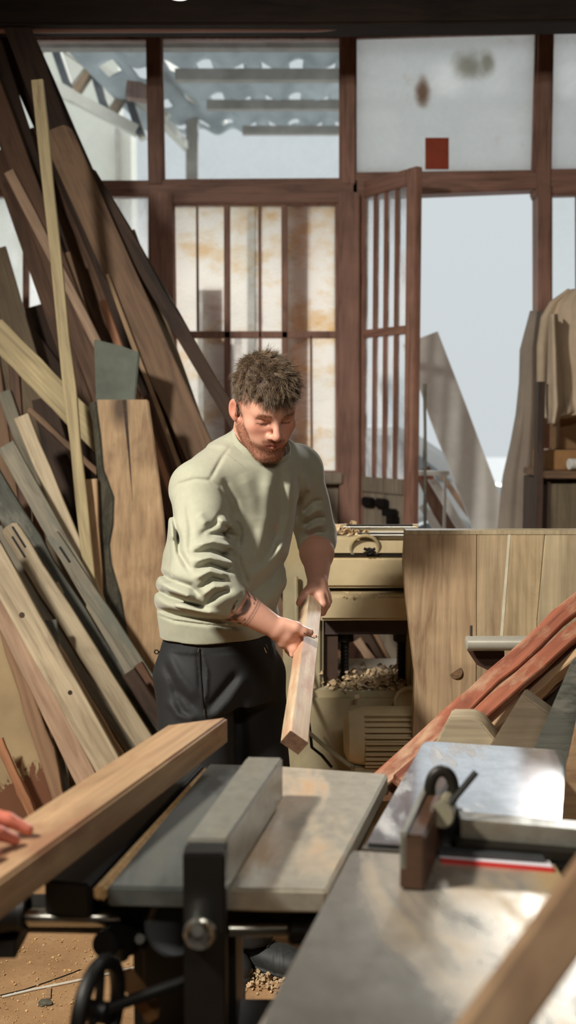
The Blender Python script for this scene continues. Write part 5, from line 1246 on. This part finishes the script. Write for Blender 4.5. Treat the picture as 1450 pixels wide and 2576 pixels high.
# ---------------------------------------------------------------- shoes
def shoe_sdf(A, ang, s=1):
    f = np.array([math.sin(ang), -math.cos(ang), 0]); l = np.array([math.cos(ang), math.sin(ang), 0]); R = np.stack([l, f, [0, 0, 1.]], 1)
    c0 = np.array([A[0], A[1], 0])+f*.05
    def fn(p):
        q_ = (p-A_(c0))@A_(R)
        d = s_ell(q_, (0, -.075, .045), (.040, .055, .048)); d = smin(d, s_ell(q_, (0, .03, .035), (.045, .10, .036)), .03); d = smin(d, s_ell(q_, (.004, .085, .028), (.046, .062, .032)), .03)
        d = smin(d, s_cap(q_, (0, -.06, .06), (0, -.055, .10), .043, .046), .03)
        sole = np.maximum(s_ell(q_*A_((1, 1, .0001)), (0, -.065, 0), (.043, .068, 1)), 0)
        so = smin(s_ell(q_, (0, -.065, .014), (.046, .070, .030)), s_ell(q_, (.003, .065, .014), (.052, .088, .030)), .04); so = smin(so, s_ell(q_, (0, .0, .014), (.040, .09, .03)), .02)
        so = np.maximum(so, np.maximum(q_[:, 2]-.030, .0-q_[:, 2])); so = np.where(q_[:, 2] < .03, so-.002*np.sin(q_[:, 2]*520), so)
        d = np.minimum(np.maximum(d, .022-q_[:, 2]), so)
        for y0 in (.045, .065): d = d-.0018*np.exp(-((q_[:, 1]-y0-.5*np.abs(q_[:, 0]))/.004)**2)
        return np.maximum(d, -q_[:, 2]+.001)
    return fn, c0
SH = plain('dark_grey_trainer', srgb(44, 46, 46), .6, var=.3, scale=60)
for A, ang, lb in ((LA, math.radians(62), 'left'), (RA, math.radians(30), 'right')):
    fn, c0 = shoe_sdf(A, ang); V_, F_ = surface(fn, c0-[.2, .2, .02], c0+[.2, .2, .17], .0035, 6)
    o, _v = to_obj('shoe', V_, F_, SH, man, 1); mpart(o)
    f = np.array([math.sin(ang), -math.cos(ang), 0]); l = np.array([math.cos(ang), math.sin(ang), 0])
    b = MB()
    for k in range(5):
        c = Vector(c0+f*(-.005+k*.018)); zz = .098-k*.0105
        b.tube([c+Vector(l*.022)+Vector((0, 0, zz-.006)), c+Vector((0, 0, zz)), c-Vector(l*.022)+Vector((0, 0, zz-.006))], .0025, 6)
    b.build('laces', SH, o)
# ---------------------------------------------------------------- hair
def strands(name, roots, dirs, L, wid, mat, parent, seed=1, nseg=4, curl=.22, grav=.05):
    rnd = np.random.RandomState(seed); n = len(roots); d = dirs/np.linalg.norm(dirs, axis=1)[:, None]; L = L[:, None]*rnd.uniform(.6, 1.35, (n, 1))
    cu_ = rnd.normal(0, curl, (n, 3)); P0 = roots.copy(); pts = [P0]
    for k in range(nseg): P0 = P0+d*L/nseg; pts.append(P0); d = d+cu_*.35+np.array([0, 0, -grav]); d /= np.linalg.norm(d, axis=1)[:, None]
    t_ = pts[-1]-pts[0]; s_ = np.cross(t_, rnd.normal(0, 1, (n, 3))); s_ /= np.linalg.norm(s_, axis=1)[:, None]+1e-9; s2 = np.cross(s_, t_); s2 /= np.linalg.norm(s2, axis=1)[:, None]+1e-9
    rows = []
    for k, q_ in enumerate(pts[:-1]):
        w_ = wid*(1-.75*k/nseg); rows += [q_+s_*w_, q_-s_*w_*.5+s2*w_*.87, q_-s_*w_*.5-s2*w_*.87]
    rows.append(pts[-1]); V = np.stack(rows, 1); m = V.shape[1]; V = V.reshape(-1, 3)
    loc = []
    for k in range(nseg-1):
        for j in range(3): loc += [(k*3+j, k*3+(j+1) % 3, (k+1)*3+(j+1) % 3), (k*3+j, (k+1)*3+(j+1) % 3, (k+1)*3+j)]
    e = (nseg-1)*3
    for j in range(3): loc.append((e+j, e+(j+1) % 3, m-1))
    Fc = (np.array(loc)[None]+np.arange(n)[:, None, None]*m).reshape(-1, 3)
    me = bpy.data.meshes.new(name); me.vertices.add(len(V)); me.vertices.foreach_set('co', V.astype(np.float32).ravel())
    me.loops.add(len(Fc)*3); me.loops.foreach_set('vertex_index', Fc.astype(np.int32).ravel())
    me.polygons.add(len(Fc)); me.polygons.foreach_set('loop_start', np.arange(0, len(Fc)*3, 3, dtype=np.int32)); me.update(calc_edges=True)
    me.polygons.foreach_set('use_smooth', np.ones(len(Fc), bool))
    return link(name, me, mat, parent)
def hairmat(name, c1, c2, rough=.45):
    t = NT(name); n = t.noise(t.obj(rand=False), 60, 4, .7); c = t.ramp(n, [(.3, c1), (.7, c2)]); t.bsdf(c, rough, 0); return t.m
# cap: smooth shell under the strands; hairline in local head coordinates
def hair_mask(q_):   # >0 inside the haired area
    ax = np.abs(q_[:, 0]); y = q_[:, 1]; z = q_[:, 2]
    front = .066 + .010*np.cos(ax*40) - y*0
    line = np.where(y > .035, .062+(.0-ax)*.10, np.where(y > -.005, .030-(.035-y)*1.45+.03, -.035-.6*(-.005-y)))
    line = np.interp(y, [-.12, -.06, -.028, -.012, .004, .012, .034, .05, .10], [-.065, -.060, -.045, -.020, -.030, -.018, .026, .046, .052]) + .010*np.clip((ax-.03)/.02, 0, 1)*(y > .03)
    return z-line
def hair_sdf(p):
    q_ = (p-A_(HC))@A_(HR)
    d = s_ell(q_, (0, -.014, .042), (.0748, .1005, .0895)); d = smin(d, s_ell(q_, (0, .046, .070), (.056, .046, .042)), .03)
    d = d+.0030*np.sin(q_[:, 0]*150+q_[:, 1]*60)*np.sin(q_[:, 1]*130+q_[:, 2]*90)+.0012*np.sin(q_[:, 0]*330)*np.sin(q_[:, 1]*290+q_[:, 2]*120)
    d = smax(d, -hair_mask(q_)*.8, .006)
    return d
V_, F_ = surface(hair_sdf, HC-.15, HC+.17, .0026, 8)
HM = hairmat('short_brown_hair', srgb(74, 58, 44), srgb(146, 124, 100), .34)
hairc, hv = to_obj('hair', V_, F_, hairmat('hair_undercoat', srgb(54, 40, 30), srgb(86, 66, 50), .7), man, 1); mpart(hairc); hairc['label'] = 'short tousled brown hair'
me = hairc.data; nr = np.zeros(len(me.vertices)*3, np.float32); me.vertices.foreach_get('normal', nr); nr = nr.reshape(-1, 3)
ql = (hv-HC)@HR; out = np.einsum('ij,ij->i', nr, (hv-HC)) > 0; out &= (hair_mask(ql) > .001)
idx = np.where(out)[0]; rs = np.random.RandomState(3); NH = 15000; idx = rs.choice(idx, NH, replace=True)
q2 = ql[idx]; top = np.clip((q2[:, 2]-.02)/.09, 0, 1); fr = np.clip((q2[:, 1]-.02)/.06, 0, 1)
NC_ = 750; cen = ql[rs.choice(np.where(out)[0], NC_)]; cid_ = np.concatenate([((q2[i:i+1000, None]-cen[None])**2).sum(2).argmin(1) for i in range(0, NH, 1000)])
cj = rs.normal(0, .42, (NC_, 3)); conv = (cen[cid_]-q2)*42; tuft = cj[cid_, 0]; lenj = rs.uniform(.7, 1.5, NC_)[cid_]
loc = np.stack([q2[:, 0]*2.0+rs.normal(0, .08, NH), .62+.1*rs.normal(0, 1, NH), -.9*(1-top)-.5*fr+rs.normal(0, .08, NH)], 1)+cj[cid_]*[1.0, .5, .35]+conv
dirs = nr[idx]*(.22+.25*rs.rand(NH)+.25*top*(rs.rand(NH) > .8))[:, None]+loc@HR.T*.9
hs = strands('hair_strands', hv[idx]+rs.normal(0, .0012, (NH, 3))-nr[idx]*.001, dirs, (.011+.010*top+.009*fr*(np.abs(q2[:, 0]) < .04))*lenj, .00042, HM, hairc, 5); hs.matrix_parent_inverse = Matrix()
me = bodyo.data; nb_ = np.zeros(len(me.vertices)*3, np.float32); me.vertices.foreach_get('normal', nb_); nb_ = nb_.reshape(-1, 3)
bi = np.where(beard*(1-lips) > .35)[0]; NBD = 5200; bi = rs.choice(bi, NBD, replace=True)
bs = strands('beard', bv[bi]+rs.normal(0, .0012, (NBD, 3)), nb_[bi]*.5+(HR@np.array([0, .1, -1.0]))*.8+rs.normal(0, .3, (NBD, 3)), np.full(NBD, .0050), .00024, hairmat('ginger_brown_beard', srgb(112, 64, 40), srgb(166, 106, 68)), man, 6, 3); mpart(bs); bs['label'] = 'short reddish-brown beard'
for sgn in (-1, 1):
    ei = np.where((brow > .4) & (q_[:, 0]*sgn > 0))[0]; ei = rs.choice(ei, 120)
    es = strands('eyebrow', bv[ei]+rs.normal(0, .0008, (120, 3)), nb_[ei]*.25+HR@np.array([sgn*1., 0, .1])+rs.normal(0, .15, (120, 3)), np.full(120, .006), .00022, bpy.data.materials['ginger_brown_beard'], man, 7, 3); mpart(es)
print('hair', _t.time()-t0)
# ---------------------------------------------------------------- the batten he holds
ax_ = Vector(pax); n_ = Vector((.55, -.45, .68)); n_ = (n_-ax_*n_.dot(ax_)).normalized()
Z = n_; X = -ax_; Y = Z.cross(X)
Lb = (Vector(PT)-Vector(PBm)).length+.06
me = plank_mesh(Lb, .047, .036, seed=77, wob=.0003)
held = link('timber_batten', me, wood('held_pale_batten', srgb(208, 178, 140), srgb(178, 136, 96), rough=.6, grain=.6, stain=srgb(186, 132, 92)))
Mx = Matrix((X, Y, Z)).transposed().to_4x4(); Mx.translation = Vector(PBm)+Z*.018; held.matrix_world = Mx
tag(held, 'pale rectangular batten gripped in both of the man\'s hands', 'timber')
MB().mm((-.001, -.0232, -.0355), (.0, .0232, -.0005)).build('end_grain', WD['brown'], held)['label'] = 'dark reddish end grain'
sl_ = MB().tube([PV(764, 1592, 2.44), PV(778, 1600, 2.455), PV(792, 1606, 2.48)], [.001, .0016, .0008], 5).build('splinter', WD['mid']); tag(sl_, 'curved sliver of wood under the man\'s thumb', 'splinter')
# ---------------------------------------------------------------- second person: only fingers reach into the picture
fp = empty('person', 'person mostly out of frame, fingertips on the beech beam at left', 'person', (-.75, 1.2, 0))
fz = bz
def PB_(x, y, z): return np.array(PZ(x, y, z), dtype=np.float32)
fing = [[PB_(-150, 2040, fz+.055), PB_(-60, 2040, fz+.040), PB_(20, 2062, fz+.026), PB_(72, 2088, fz+.010)],
        [PB_(-160, 2075, fz+.055), PB_(-70, 2080, fz+.040), PB_(-5, 2095, fz+.024), PB_(38, 2112, fz+.010)],
        [PB_(-170, 2110, fz+.050), PB_(-100, 2120, fz+.034), PB_(-45, 2135, fz+.020), PB_(-12, 2146, fz+.010)],
        [PB_(-180, 2150, fz+.046), PB_(-130, 2165, fz+.030), PB_(-85, 2175, fz+.018), PB_(-60, 2180, fz+.010)]]
thb = [PB_(-170, 2150, fz+.03), PB_(-80, 2195, fz+.005), PB_(-30, 2215, fz-.012), PB_(2, 2222, fz-.02)]
wr = PB_(-330, 2110, fz+.06); el = np.array([-.95, .95, 1.02], np.float32)
def fsdf(p):
    d = s_cap(p, wr, (fing[0][0]+fing[1][0])/2, .026, .022); d = smin(d, s_cap(p, wr, (fing[2][0]+fing[3][0])/2, .026, .020), .02)
    d = smin(d, s_cap(p, wr, el, .026, .042), .03)
    f_ = None
    for c in fing:
        e = s_chain(p, c, [.0125, .0108, .0098, .0082], .004); f_ = e if f_ is None else np.minimum(f_, e)
    f_ = np.minimum(f_, s_chain(p, thb, [.015, .0125, .011, .009], .004))
    return smin(d, f_, .010)
V_, F_ = surface(fsdf, (-1.1, .85, .80), (-.25, 1.50, 1.12), .0045, 6)
fo, fv = to_obj('body', V_, F_, bpy.data.materials['man_skin'], fp, 1); fo.matrix_parent_inverse = Matrix.Translation(-fp.location); set_col(fo.data, 'tint', np.tile(srgb(206, 118, 96)[:3], (len(fv), 1)))
# ================================================================ view
SC.view_settings.view_transform = 'Standard'; SC.view_settings.look = 'None'; SC.view_settings.gamma = 1
SC.view_settings.exposure = 0.0; SC.view_settings.use_curve_mapping = False
SC.cycles.use_denoising = True
SC.cycles.adaptive_threshold = .02
SC.cycles.max_bounces = 7; SC.cycles.transparent_max_bounces = 12
